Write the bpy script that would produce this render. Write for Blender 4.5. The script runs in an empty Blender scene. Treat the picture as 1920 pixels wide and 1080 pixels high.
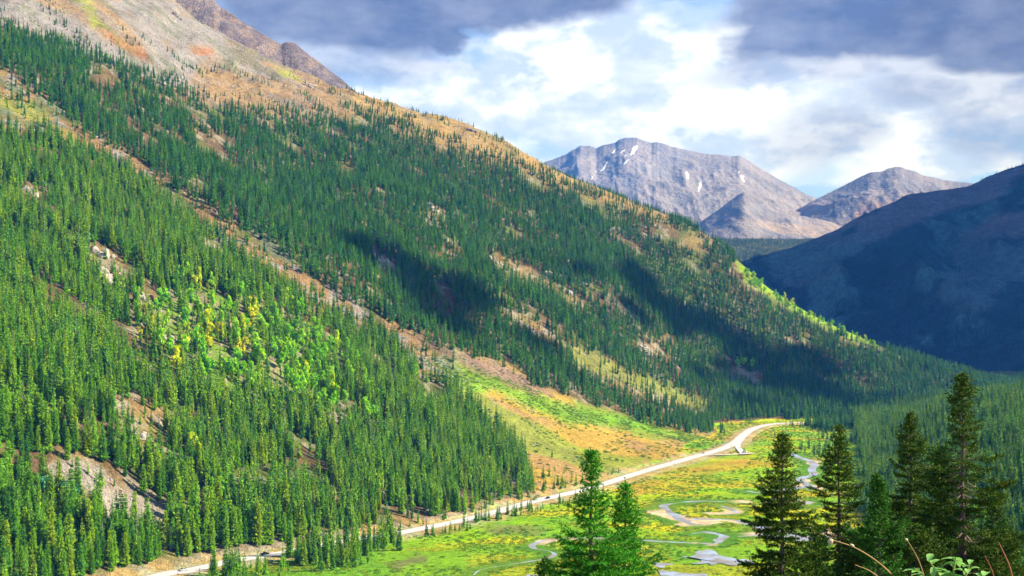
import bpy, math, random
import numpy as np
from mathutils import Vector, Matrix
random.seed(7); RNG = np.random.default_rng(7)
scene = bpy.context.scene
COL = scene.collection
CAMH, F, HZ = 140.0, 2400.0, 600.0      # camera height (m), focal length in photo pixels, horizon row

# ------------------------------------------------------------------ helpers
def tag(o, label=None, cat=None, group=None, kind=None):
    if label: o['label'] = label
    if cat: o['category'] = cat
    if group: o['group'] = group
    if kind: o['kind'] = kind
    return o
def link(o, parent=None):
    COL.objects.link(o)
    if parent: o.parent = parent
    return o
def empty(name, loc, rz=0.0, s=1.0):
    o = bpy.data.objects.new(name, None); COL.objects.link(o)
    o.location = loc; o.rotation_euler = (0, 0, rz); o.scale = (s, s, s); o.empty_display_size = .1
    return o
def mesh_from(name, V, faces, mats=(), mi=None, smooth=False):
    me = bpy.data.meshes.new(name)
    me.from_pydata([tuple(v) for v in V], [], faces)
    for m in mats: me.materials.append(m)
    if mi is not None: me.polygons.foreach_set('material_index', mi)
    if smooth: me.polygons.foreach_set('use_smooth', [True]*len(me.polygons))
    me.update(); return me
def grid_mesh(name, P, color=None, smooth=True):
    """P: (rows, cols, 3) array"""
    R, C, _ = P.shape
    me = bpy.data.meshes.new(name)
    idx = np.arange(R*C).reshape(R, C)
    q = np.stack([idx[:-1, :-1], idx[:-1, 1:], idx[1:, 1:], idx[1:, :-1]], -1).reshape(-1, 4)
    me.vertices.add(R*C); me.vertices.foreach_set('co', P.reshape(-1).astype(np.float32))
    me.loops.add(q.size); me.loops.foreach_set('vertex_index', q.reshape(-1).astype(np.int32))
    me.polygons.add(len(q))
    me.polygons.foreach_set('loop_start', np.arange(0, q.size, 4, dtype=np.int32))
    me.polygons.foreach_set('loop_total', np.full(len(q), 4, dtype=np.int32))
    me.polygons.foreach_set('use_smooth', np.full(len(q), smooth))
    if color is not None:
        a = me.color_attributes.new('cover', 'FLOAT_COLOR', 'POINT')
        c = np.ones((R*C, 4), np.float32); c[:, :3] = color.reshape(-1, 3)
        a.data.foreach_set('color', c.reshape(-1))
    me.update(calc_edges=True); me.validate()
    return me

def _h(ix, iy, s):
    n = (ix.astype(np.int64)*374761393 + iy.astype(np.int64)*668265263 + s*1442695041) & 0xffffffff
    n = ((n ^ (n >> 13))*1274126177) & 0xffffffff
    n = (n ^ (n >> 16)) & 0xffffffff
    return n/4294967295.0
def vnoise(x, y, s=0):
    x = np.asarray(x, float); y = np.asarray(y, float)
    ix = np.floor(x); iy = np.floor(y); fx = x-ix; fy = y-iy
    fx = fx*fx*fx*(fx*(fx*6-15)+10); fy = fy*fy*fy*(fy*(fy*6-15)+10)
    a = _h(ix, iy, s); b = _h(ix+1, iy, s); c = _h(ix, iy+1, s); d = _h(ix+1, iy+1, s)
    return (a*(1-fx)+b*fx)*(1-fy)+(c*(1-fx)+d*fx)*fy
def fbm(x, y, s=0, o=4, ridged=False):
    t = 0; a = 1.0; w = 0
    for k in range(o):
        n = vnoise(x*2**k+17.3*k, y*2**k-9.1*k, s+k*13)
        if ridged: n = 1-np.abs(2*n-1)
        t = t+a*n; w += a; a *= .5
    return t/w
def sstep(a, b, x):
    t = np.clip((x-a)/(b-a), 0, 1); return t*t*(3-2*t)
def pix(x, y, z):
    yy = np.maximum(y, 1.0)
    return 960+F*x/yy, HZ-F*(z-CAMH)/yy
def poly_sd(px, py, poly):
    """signed distance to polygon, positive inside"""
    px = np.asarray(px, float); py = np.asarray(py, float)
    d = np.full(px.shape, 1e9); ins = np.zeros(px.shape, bool)
    n = len(poly)
    for i in range(n):
        x0, y0 = poly[i]; x1, y1 = poly[(i+1) % n]
        ex, ey = x1-x0, y1-y0; L = ex*ex+ey*ey+1e-9
        t = np.clip(((px-x0)*ex+(py-y0)*ey)/L, 0, 1)
        d = np.minimum(d, np.hypot(px-x0-t*ex, py-y0-t*ey))
        if y0 != y1:
            c = ((y0 > py) != (y1 > py)) & (px < (x1-x0)*(py-y0)/(y1-y0)+x0)
            ins ^= c
    return np.where(ins, d, -d)
def line_d(x, y, pts):
    d = np.full(np.shape(x), 1e9)
    for (x0, y0), (x1, y1) in zip(pts[:-1], pts[1:]):
        ex, ey = x1-x0, y1-y0; L = ex*ex+ey*ey+1e-9
        t = np.clip(((x-x0)*ex+(y-y0)*ey)/L, 0, 1)
        d = np.minimum(d, np.hypot(x-x0-t*ex, y-y0-t*ey))
    return d
def spline(pts, n=8):
    P = [np.array(p, float) for p in pts]; P = [2*P[0]-P[1]]+P+[2*P[-1]-P[-2]]; out = []
    for i in range(1, len(P)-2):
        for k in range(n):
            t = k/n
            out.append(.5*((2*P[i])+(-P[i-1]+P[i+1])*t+(2*P[i-1]-5*P[i]+4*P[i+1]-P[i+2])*t*t+(-P[i-1]+3*P[i]-3*P[i+1]+P[i+2])*t**3))
    out.append(P[-2]); return np.array(out)
def flat(px, py, z=0.0):
    D = F*(CAMH-z)/(py-HZ); return ((px-960)/F*D, D)

# ------------------------------------------------------------------ materials
def newmat(name):
    m = bpy.data.materials.new(name); m.use_nodes = True
    nt = m.node_tree; b = nt.nodes['Principled BSDF']
    b.inputs['Specular IOR Level'].default_value = .15; b.inputs['Roughness'].default_value = .8
    return m, nt, b
def N(nt, typ, **kw):
    n = nt.nodes.new(typ)
    for k, v in kw.items(): setattr(n, k, v)
    return n
def mixc(nt, fac, a, b, mode='MIX'):
    n = nt.nodes.new('ShaderNodeMix'); n.data_type = 'RGBA'; n.blend_type = mode
    for s, v in ((n.inputs[0], fac), (n.inputs[6], a), (n.inputs[7], b)):
        if isinstance(v, bpy.types.NodeSocket): nt.links.new(v, s)
        elif isinstance(v, (tuple, list)): s.default_value = (*v[:3], 1)
        else: s.default_value = v
    return n.outputs[2]
def math_(nt, op, *a):
    n = nt.nodes.new('ShaderNodeMath'); n.operation = op
    for i, v in enumerate(a):
        if isinstance(v, bpy.types.NodeSocket): nt.links.new(v, n.inputs[i])
        else: n.inputs[i].default_value = v
    return n.outputs[0]
def noise(nt, vec, scale, detail=4, rough=.55):
    n = N(nt, 'ShaderNodeTexNoise'); n.inputs['Scale'].default_value = scale
    n.inputs['Detail'].default_value = detail; n.inputs['Roughness'].default_value = rough
    if vec is not None: nt.links.new(vec, n.inputs['Vector'])
    return n.outputs['Fac']
def maprange(nt, v, a, b, c=0., d=1.):
    n = N(nt, 'ShaderNodeMapRange'); nt.links.new(v, n.inputs[0])
    for i, x in enumerate((a, b, c, d)): n.inputs[i+1].default_value = x
    return n.outputs[0]

def ground_mat(name, s1=.25, s2=.05, amp=.45, bump=.6, bdist=2.0, veg=True):
    m, nt, b = newmat(name)
    at = N(nt, 'ShaderNodeAttribute', attribute_name='cover')
    geo = N(nt, 'ShaderNodeNewGeometry'); pos = geo.outputs['Position']
    n1 = noise(nt, pos, s1, 5, .7); n2 = noise(nt, pos, s2, 4, .6); n3 = noise(nt, pos, s1*4, 3, .7)
    f = math_(nt, 'MULTIPLY', maprange(nt, n1, .3, .7, 1-amp, 1+amp), maprange(nt, n2, .3, .7, 1-amp*.5, 1+amp*.5))
    f = math_(nt, 'MULTIPLY', f, maprange(nt, n3, .3, .7, 1-amp*.6, 1+amp*.6))
    cc = N(nt, 'ShaderNodeCombineColor'); 
    for i in range(3): nt.links.new(f, cc.inputs[i])
    c = mixc(nt, 1.0, at.outputs['Color'], cc.outputs[0], 'MULTIPLY')
    nt.links.new(c, b.inputs['Base Color']); b.inputs['Roughness'].default_value = .95
    bp = N(nt, 'ShaderNodeBump'); bp.inputs['Strength'].default_value = bump; bp.inputs['Distance'].default_value = bdist
    nt.links.new(math_(nt, 'ADD', n1, n3), bp.inputs['Height']); nt.links.new(bp.outputs[0], b.inputs['Normal'])
    b.inputs['Specular IOR Level'].default_value = .05
    return m
def leaf_mat(name, cols, vary=.5, trans=.25, rnd='object', isl=.35):
    """foliage: colour ramps over a per-tree random number, spread a little by per-clump random"""
    m, nt, b = newmat(name)
    oi = N(nt, 'ShaderNodeObjectInfo'); geo = N(nt, 'ShaderNodeNewGeometry')
    r = N(nt, 'ShaderNodeValToRGB'); el = r.color_ramp.elements
    while len(el) < len(cols): el.new(.5)
    for i, c in enumerate(cols):
        el[i].position = i/max(1, len(cols)-1); el[i].color = (*c, 1)
    f = math_(nt, 'ADD', math_(nt, 'MULTIPLY', oi.outputs['Random'], 1-isl), math_(nt, 'MULTIPLY', geo.outputs['Random Per Island'], isl))
    if rnd == 'island': f = geo.outputs['Random Per Island']
    nt.links.new(f, r.inputs[0])
    hs = N(nt, 'ShaderNodeHueSaturation'); nt.links.new(r.outputs[0], hs.inputs['Color'])
    nt.links.new(maprange(nt, geo.outputs['Random Per Island'], 0, 1, 1-vary, 1+vary), hs.inputs['Value'])
    nt.links.new(hs.outputs[0], b.inputs['Base Color'])
    b.inputs['Roughness'].default_value = .65; b.inputs['Specular IOR Level'].default_value = .2
    if trans:
        tr = N(nt, 'ShaderNodeBsdfTranslucent'); nt.links.new(hs.outputs[0], tr.inputs['Color'])
        mx = N(nt, 'ShaderNodeMixShader'); mx.inputs[0].default_value = trans
        out = nt.nodes['Material Output']
        nt.links.new(b.outputs[0], mx.inputs[1]); nt.links.new(tr.outputs[0], mx.inputs[2]); nt.links.new(mx.outputs[0], out.inputs[0])
    return m
def plain_mat(name, col, rough=.7, nscale=3., amp=.3, bump=.3, metal=0, spec=.2):
    m, nt, b = newmat(name)
    tc = N(nt, 'ShaderNodeTexCoord'); n = noise(nt, tc.outputs['Object'], nscale, 5, .65)
    c = mixc(nt, n, tuple(x*(1-amp) for x in col), tuple(min(1, x*(1+amp)) for x in col))
    nt.links.new(c, b.inputs['Base Color']); b.inputs['Roughness'].default_value = rough
    b.inputs['Metallic'].default_value = metal; b.inputs['Specular IOR Level'].default_value = spec
    if bump:
        bp = N(nt, 'ShaderNodeBump'); bp.inputs['Strength'].default_value = bump
        nt.links.new(n, bp.inputs['Height']); nt.links.new(bp.outputs[0], b.inputs['Normal'])
    return m
SPR = [(.030, .13, .004), (.075, .24, .003), (.13, .34, .002), (.20, .38, .002), (.27, .36, .004)]
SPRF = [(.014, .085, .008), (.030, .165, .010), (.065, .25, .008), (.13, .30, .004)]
M = {}
M['spruce'] = leaf_mat('spruce_needles', SPR, .30, .10, isl=.15)
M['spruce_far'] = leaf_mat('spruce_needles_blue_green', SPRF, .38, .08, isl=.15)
M['hazed_spruce'] = leaf_mat('haze_blue_needles', [(.008, .055, .06), (.018, .09, .09)], .4, .0)  # blue of haze and shade put into the needle colour
M['bark'] = plain_mat('bark', (.16, .10, .065), .9, 6., .4, .5)
M['snag'] = plain_mat('dead_wood', (.30, .25, .22), .9, 5., .3, .4)
M['aspen_green'] = leaf_mat('aspen_green', [(.20, .58, .02), (.36, .74, .02), (.55, .80, .03)], .35, .3)
M['aspen_yellow'] = leaf_mat('aspen_yellow', [(.55, .80, .03), (.80, .84, .02), (.85, .74, .02)], .3, .3)
M['aspen_teal'] = leaf_mat('willow_teal', [(.08, .34, .15), (.13, .42, .20)], .35, .3)
M['aspen_bark'] = plain_mat('aspen_bark', (.5, .48, .42), .8, 8., .3, .2)
M['shrub'] = leaf_mat('willow_shrub', [(.05, .20, .02), (.12, .32, .02), (.24, .38, .02), (.40, .36, .02)], .35, .2)
M['rock'] = plain_mat('rock', (.42, .36, .30), .9, .35, .4, .9)
M['dark_rock'] = plain_mat('dark_rock', (.20, .17, .16), .9, .35, .4, .9)
M['ground'] = ground_mat('ground_cover', .22, .03, .45, .7, 2.5)

# ------------------------------------------------------------------ terrain
def base_D(px, py):
    u = (px-960)/F; v = (HZ-py)/F
    return 476.6/(.305-.574*u-v)
ctl = []
def cp(px, py, D):
    ctl.append(((px-960)/F*D, D, CAMH+(HZ-py)/F*D))
RIDGE = [(-350, -420, 2400), (-100, -220, 2400), (345, 24, 2400), (400, 98, 2390), (460, 142, 2370), (510, 152, 2350), (560, 154, 2340), (640, 180, 2320), (700, 192, 2320), (780, 214, 2360), (870, 244, 2400), (900, 254, 2380), (1000, 300, 2350), (1040, 325, 2350),
         (1130, 358, 2350), (1210, 393, 2350), (1290, 425, 2350), (1340, 452, 2300), (1400, 505, 2250), (1450, 550, 2250), (1520, 588, 2260), (1600, 632, 2300), (1700, 685, 2380), (1790, 724, 2450), (1880, 746, 2500)]
for px, py, D in RIDGE:
    cp(px, py, D)
    x, y, z = ctl[-1]
    ctl.append((x*1.1, y*1.1, z-.45*.1*D)); ctl.append((x*1.35, y*1.35, z-.5*.35*D if z > 300 else z-.3*.35*D))
for px, py in [(0, 500), (0, 700), (0, 850), (200, 600), (200, 800), (200, 960), (400, 700), (400, 880), (400, 520), (600, 700), (600, 850), (600, 600), (760, 800), (760, 700), (900, 820), (-300, 600), (-300, 300), (-300, 900), (0, 260),
               (100, 290), (200, 350), (300, 400), (760, 630), (850, 700), (950, 790), (1050, 830), (1150, 810), (640, 560), (500, 470), (380, 400), (250, 290), (120, 200), (0, 140)]:
    cp(px, py, base_D(px, py))
for px, py, D in [(0, 60, 1560), (0, 0, 1700), (-200, -50, 1750), (250, 130, 1730), (200, 40, 1850), (500, 250, 1790), (400, 120, 2000), (640, 300, 1830), (760, 450, 1640), (1000, 500, 1840), (1000, 400, 2050), (870, 330, 2050), (800, 560, 1460),
                  (1000, 650, 1500), (1150, 650, 1680), (1150, 550, 1880), (1300, 600, 2030), (1300, 700, 1880), (1200, 480, 2120), (1400, 650, 2060), (1400, 740, 1880), (1500, 700, 2050), (1600, 720, 2100), (1250, 750, 1720), (1120, 735, 1500)]:
    cp(px, py, D)
ROADPX = [(-240, 1290), (-100, 1210), (80, 1140), (300, 1079), (350, 1071), (430, 1053), (510, 1040), (575, 1029), (660, 1013), (760, 997), (900, 968), (1000, 940), (1100, 917), (1200, 886), (1300, 857), (1350, 843), (1378, 830), (1395, 815), (1415, 803), (1450, 795), (1500, 792.5), (1560, 792), (1640, 791.5), (1760, 788)]
ROADZ = 1.2
ROAD = spline([flat(a, b, ROADZ) for a, b in ROADPX], 6)
ROADL = [tuple(p) for p in ROAD]
for a, b in [(-100, 1210), (80, 1140), (300, 1079), (510, 1040), (760, 997), (900, 968), (1000, 940), (1100, 917), (1200, 886), (1300, 857)]:
    x, y = flat(a, b, ROADZ)
    ctl.append((x-.883*9, y+.469*9, 1.5)); ctl.append((x+.883*70, y-.469*70, -32)); ctl.append((x+.883*300, y-.469*300, -110))
for a, b in [(1345, 812), (1400, 792), (1500, 787), (1600, 786), (1700, 770), (1880, 722)]:
    x, y = flat(a, b); ctl.append((x, y, 0.5)); ctl.append((x*1.03+60, y-90, -28)); ctl.append((x+250, y-350, -100))
C = np.array(ctl)
S = 1000.0
def _U(r2): return .5*r2*np.log(r2+1e-12)
_n = len(C); cx, cy = C[:, 0]/S, C[:, 1]/S
K = _U((cx[:, None]-cx)**2+(cy[:, None]-cy)**2)+np.eye(_n)*2e-4
A = np.zeros((_n+3, _n+3)); A[:_n, :_n] = K; A[:_n, _n:] = np.stack([np.ones(_n), cx, cy], 1); A[_n:, :_n] = A[:_n, _n:].T
W = np.linalg.solve(A, np.concatenate([C[:, 2], [0, 0, 0]]))
def tps(x, y):
    sh = np.shape(x); x = np.ravel(x)/S; y = np.ravel(y)/S; out = np.empty(len(x))
    for i in range(0, len(x), 40000):
        a = x[i:i+40000, None]; b = y[i:i+40000, None]
        out[i:i+40000] = _U((a-cx)**2+(b-cy)**2) @ W[:_n]+W[_n]+W[_n+1]*a[:, 0]+W[_n+2]*b[:, 0]
    return out.reshape(sh)
def smax(a, b, k):
    h = np.clip(.5+.5*(a-b)/k, 0, 1); return b*(1-h)+a*h+k*h*(1-h)
def hill_h(x, y):
    """left-hand hills; fades out behind the camera side and far away"""
    z = tps(x, y)
    e_ = sstep(450, 750, x); far = sstep(0, 1, (y-(2700-190*e_))/(550-230*e_)); z = z*(1-far)-60*far
    near = sstep(420, 120, y); z = z*(1-near)+(-20)*near
    rr = sstep(1010, 1140, x); z = z*(1-rr)-60*rr
    return z
def right_h(x, y):
    s = (x-262)*.968-(y-930)*.251
    z = .48*s; z = np.where(s > 110, .48*110+.12*(s-110), z)
    fade = sstep(2000, 1200, y); z = np.where(z > 0, z*(.25+.75*fade), z)
    return z
def mound_h(x, y):
    d = np.hypot(x*.6, y)
    return 138.2-.05*d-.36*np.maximum(d-8, 0)
GUL = [((a-960)/F*base_D(a, b), base_D(a, b)) for a, b in [(-60, 120), (60, 210), (170, 275), (280, 320), (390, 400), (480, 445), (580, 520), (690, 590), (780, 640), (860, 690)]]
RIVPX = {
 'a': ([(886, 1078), (900, 1068), (940, 1060), (985, 1053), (1022, 1047), (1036, 1040), (1028, 1034), (1003, 1029), (1000, 1022), (1020, 1014), (1060, 1010), (1110, 1008), (1200, 1013), (1270, 1017), (1330, 1019)], 8, 3),
 'b': ([(1385, 941), (1340, 940), (1310, 940), (1280, 942), (1250, 946), (1238, 952), (1240, 961), (1255, 968), (1270, 976), (1300, 985), (1340, 978)], 15, 5),
 'c': ([(1300, 978), (1330, 975), (1370, 976), (1400, 981), (1425, 988), (1436, 994), (1430, 1001), (1400, 1003), (1380, 1003)], 14, 6),
 'd': ([(1296, 1001), (1320, 999), (1336, 1003), (1346, 1010), (1350, 1016), (1335, 1020), (1302, 1018)], 13, 5),
 'e': ([(1350, 948), (1370, 953), (1378, 959), (1368, 964), (1330, 963)], 10, 3),
 'f': ([(1396, 921), (1420, 924), (1450, 921), (1475, 917), (1500, 913), (1520, 914), (1526, 918), (1512, 908), (1500, 900), (1510, 894), (1525, 890), (1522, 880), (1527, 872), (1520, 865), (1500, 858), (1488, 853), (1478, 849)], 13, 6.5),
 'g': ([(1440, 945), (1480, 937), (1500, 940), (1515, 942), (1500, 950), (1470, 952)], 11, 6),
 'h': ([(1436, 1000), (1470, 1000), (1500, 1005), (1535, 1010), (1550, 1004), (1540, 994), (1524, 990)], 12, 8),
}
RIV = {k: (spline([flat(a, b) for a, b in p], 6), sw, ww) for k, (p, sw, ww) in RIVPX.items()}
def river_d(x, y):
    d = np.full(np.shape(x), 1e9)
    for k, (p, sw, ww) in RIV.items(): d = np.minimum(d, line_d(x, y, [tuple(q) for q in p])-sw*.55)
    return d
PONDS = [[(1283, 1046), (1300, 1040), (1318, 1035), (1340, 1033), (1343, 1038), (1334, 1042), (1350, 1044), (1380, 1049), (1412, 1055), (1405, 1059), (1385, 1061), (1350, 1060), (1338, 1062), (1325, 1058), (1300, 1056), (1312, 1050), (1296, 1048)],
         [(1240, 1074), (1270, 1075), (1320, 1078), (1330, 1083), (1270, 1084), (1245, 1080)],
         [(985, 1080), (1000, 1077), (1030, 1079), (1060, 1085), (1000, 1088)],
         [(1216, 1056), (1235, 1056), (1262, 1060), (1255, 1063), (1230, 1061)],
         [(1436, 1008), (1470, 1004), (1530, 1010), (1545, 1016), (1500, 1017), (1460, 1013)]]
PONDW = [[flat(a, b) for a, b in p] for p in PONDS]
def height(x, y, noise_on=True):
    x = np.asarray(x, float); y = np.asarray(y, float)
    h = hill_h(x, y)
    if noise_on:
        hm = sstep(2, 45, h)*(1-.7*sstep(2050, 2330, y))
        gd = line_d(x, y, GUL)
        h = h-hm*(7*np.exp(-(gd/22)**2))
        h = h+hm*((fbm(x/160, y/160, 3, 4)-.5)*34+(fbm(x/30, y/30, 9, 3)-.5)*6+(fbm(x/7, y/7, 11, 2)-.5)*1.6)
        # rocky ribs high up
        h = h+sstep(330, 520, h)*(fbm(x/60, y/90, 21, 4, True)-.5)*16
    r = right_h(x, y)
    if noise_on: r = r+sstep(2, 30, r)*((fbm(x/120, y/120, 33, 3)-.5)*22)
    m = mound_h(x, y)
    z = smax(smax(h, np.zeros_like(h), 6), r, 6)
    z = np.where(z < .02, 0, z)
    z = np.maximum(z, m)
    if noise_on:
        z = z+np.where(m >= z-.01, (fbm(x/3, y/3, 5, 3)-.5)*.5*sstep(6, 20, y), 0)
        flo = (z < 3) & (y > 200)
        rd0 = line_d(x, y, ROADL)
        k = sstep(16, 7.5, rd0)
        z = z*(1-k)+(ROADZ-.12)*k
        fl = np.where(flo & (rd0 > 12), (fbm(x/14, y/14, 8, 3)-.45)*.9, 0)
        rv = sstep(2, 14, np.minimum(river_d(x, y), 1e3))
        z = z+fl*rv
    return z
def hit(px, py, noise_on=True, d0=150, d1=4200):
    D = np.arange(d0, d1, 2.0); x = (px-960)/F*D; z = CAMH+(HZ-py)/F*D
    h = height(x, D, noise_on); w = np.nonzero(z < h)[0]
    i = w[0] if len(w) else len(D)-1
    return float(x[i]), float(D[i]), float(h[i])

# screen-traced regions, used only to look up where on the real ground a clearing or a stand of trees lies
GAP = [(-80, 80), (30, 140), (90, 178), (170, 242), (230, 272), (300, 325), (380, 385), (480, 432), (560, 490), (640, 545), (760, 612), (860, 655), (960, 695), (1040, 735), (1130, 765), (1250, 797), (1335, 818), (1350, 806), (1392, 805),
       (1440, 793), (1400, 845), (1300, 862), (1180, 895), (1060, 925), (1000, 945), (1000, 890), (960, 830), (860, 745), (760, 680), (690, 630), (600, 580), (500, 520), (400, 447), (330, 400), (240, 335), (150, 290), (60, 262), (-80, 240)]
TREELINE = [(-400, -60), (0, 40), (100, 72), (180, 105), (260, 135), (330, 165), (400, 190), (480, 200), (560, 205), (640, 205), (720, 222), (780, 248), (860, 278), (950, 300), (1000, 320), (1060, 341), (1130, 368), (1200, 395), (1250, 408), (1300, 400), (1450, 500), (1650, 600), (1950, 640), (1950, 1200), (-400, 1200)]
SCREE = [(105, 865), (190, 880), (230, 915), (290, 955), (335, 985), (300, 1000), (240, 985), (200, 1000), (175, 960), (130, 915), (95, 890)]
CLEARS = [([(820, 385), (790, 400), (850, 420), (840, 395)], .8), ([(900, 480), (930, 470), (1010, 510), (1110, 575), (1095, 600), (1010, 545), (940, 530)], .75), ([(1050, 640), (1120, 665), (1230, 720), (1330, 775), (1300, 790), (1180, 735), (1080, 690)], .75),
          ([(930, 575), (1000, 590), (1060, 640), (1010, 640), (940, 600)], .8), ([(1195, 640), (1240, 650), (1235, 668), (1195, 655)], .9), ([(1370, 690), (1430, 700), (1430, 715), (1375, 712)], 1),
          ([(1235, 630), (1290, 640), (1280, 660), (1240, 650)], .6), ([(40, 345), (100, 345), (110, 370), (50, 372)], .7), ([(160, 450), (230, 480), (235, 540), (200, 545), (165, 500)], .75), ([(370, 445), (420, 460), (430, 490), (385, 478)], .8),
          ([(270, 540), (330, 570), (350, 640), (300, 640), (270, 600)], .6), ([(230, 560), (300, 540), (520, 560), (640, 640), (650, 720), (560, 760), (430, 760), (340, 700), (250, 640)], .55), ([(210, 740), (300, 755), (345, 800), (290, 850), (230, 820)], .7),
          ([(95, 840), (160, 850), (260, 900), (370, 960), (350, 1010), (260, 1000), (150, 950), (90, 900)], .55), ([(430, 880), (500, 900), (505, 950), (440, 930)], .75), ([(690, 660), (760, 710), (750, 740), (690, 690)], .7), ([(0, 735), (50, 745), (40, 800), (0, 790)], .7),
          ([(700, 470), (740, 490), (740, 510), (705, 505)], .8), ([(450, 190), (620, 215), (640, 235), (560, 250), (430, 225)], .35), ([(1290, 430), (1345, 455), (1330, 475), (1270, 460)], .8), ([(1382, 486), (1450, 528), (1560, 590), (1655, 640), (1660, 660), (1590, 642), (1500, 600), (1400, 545), (1372, 505)], 1), ([(160, 115), (300, 150), (420, 230), (300, 215), (180, 175)], .4)]
def near_mass(px, py):
    line = np.interp(px, [-400, -80, 60, 150, 240, 330, 400, 500, 600, 690, 760, 860, 960, 1000, 1005], [150, 240, 262, 290, 335, 400, 447, 520, 580, 630, 680, 745, 830, 890, 1080])
    return py > line
def forest_density(x, y, z, px, py, rd):
    wx = px+(fbm(x/25, y/25, 51, 3)-.5)*26; wy = py+(fbm(x/25, y/25, 61, 3)-.5)*26
    nm = near_mass(px, py)
    tl = poly_sd(wx, wy, TREELINE)
    d = sstep(-22, 12, tl)
    patch = fbm(x/38, y/38, 71, 4)
    d = d*np.where(nm, .14+.86*sstep(.28, .43, patch), sstep(.28, .42, patch+.05*sstep(0, 120, tl)))
    d = d*np.where(px < 860, sstep(15, 3, poly_sd(wx, wy, GAP)), sstep(6, -2, poly_sd(wx, wy, GAP)))
    d = np.maximum(d, .16*((px < 860)&(poly_sd(px, py, GAP) > 0)))
    for p, k in CLEARS: d = d*(1-k*sstep(-8, 6, poly_sd(wx, wy, p)))
    d = d*sstep(2, -6, poly_sd(wx, wy, SCREE))
    d = d+.55*(sstep(.60, .66, fbm(x/30, y/30, 81, 2))*sstep(-90, -10, tl)*(tl < 0)*(px < 1250)*(poly_sd(px, py, GAP) < 0)*(z > 100))
    return np.clip(d, 0, 1)

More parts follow.
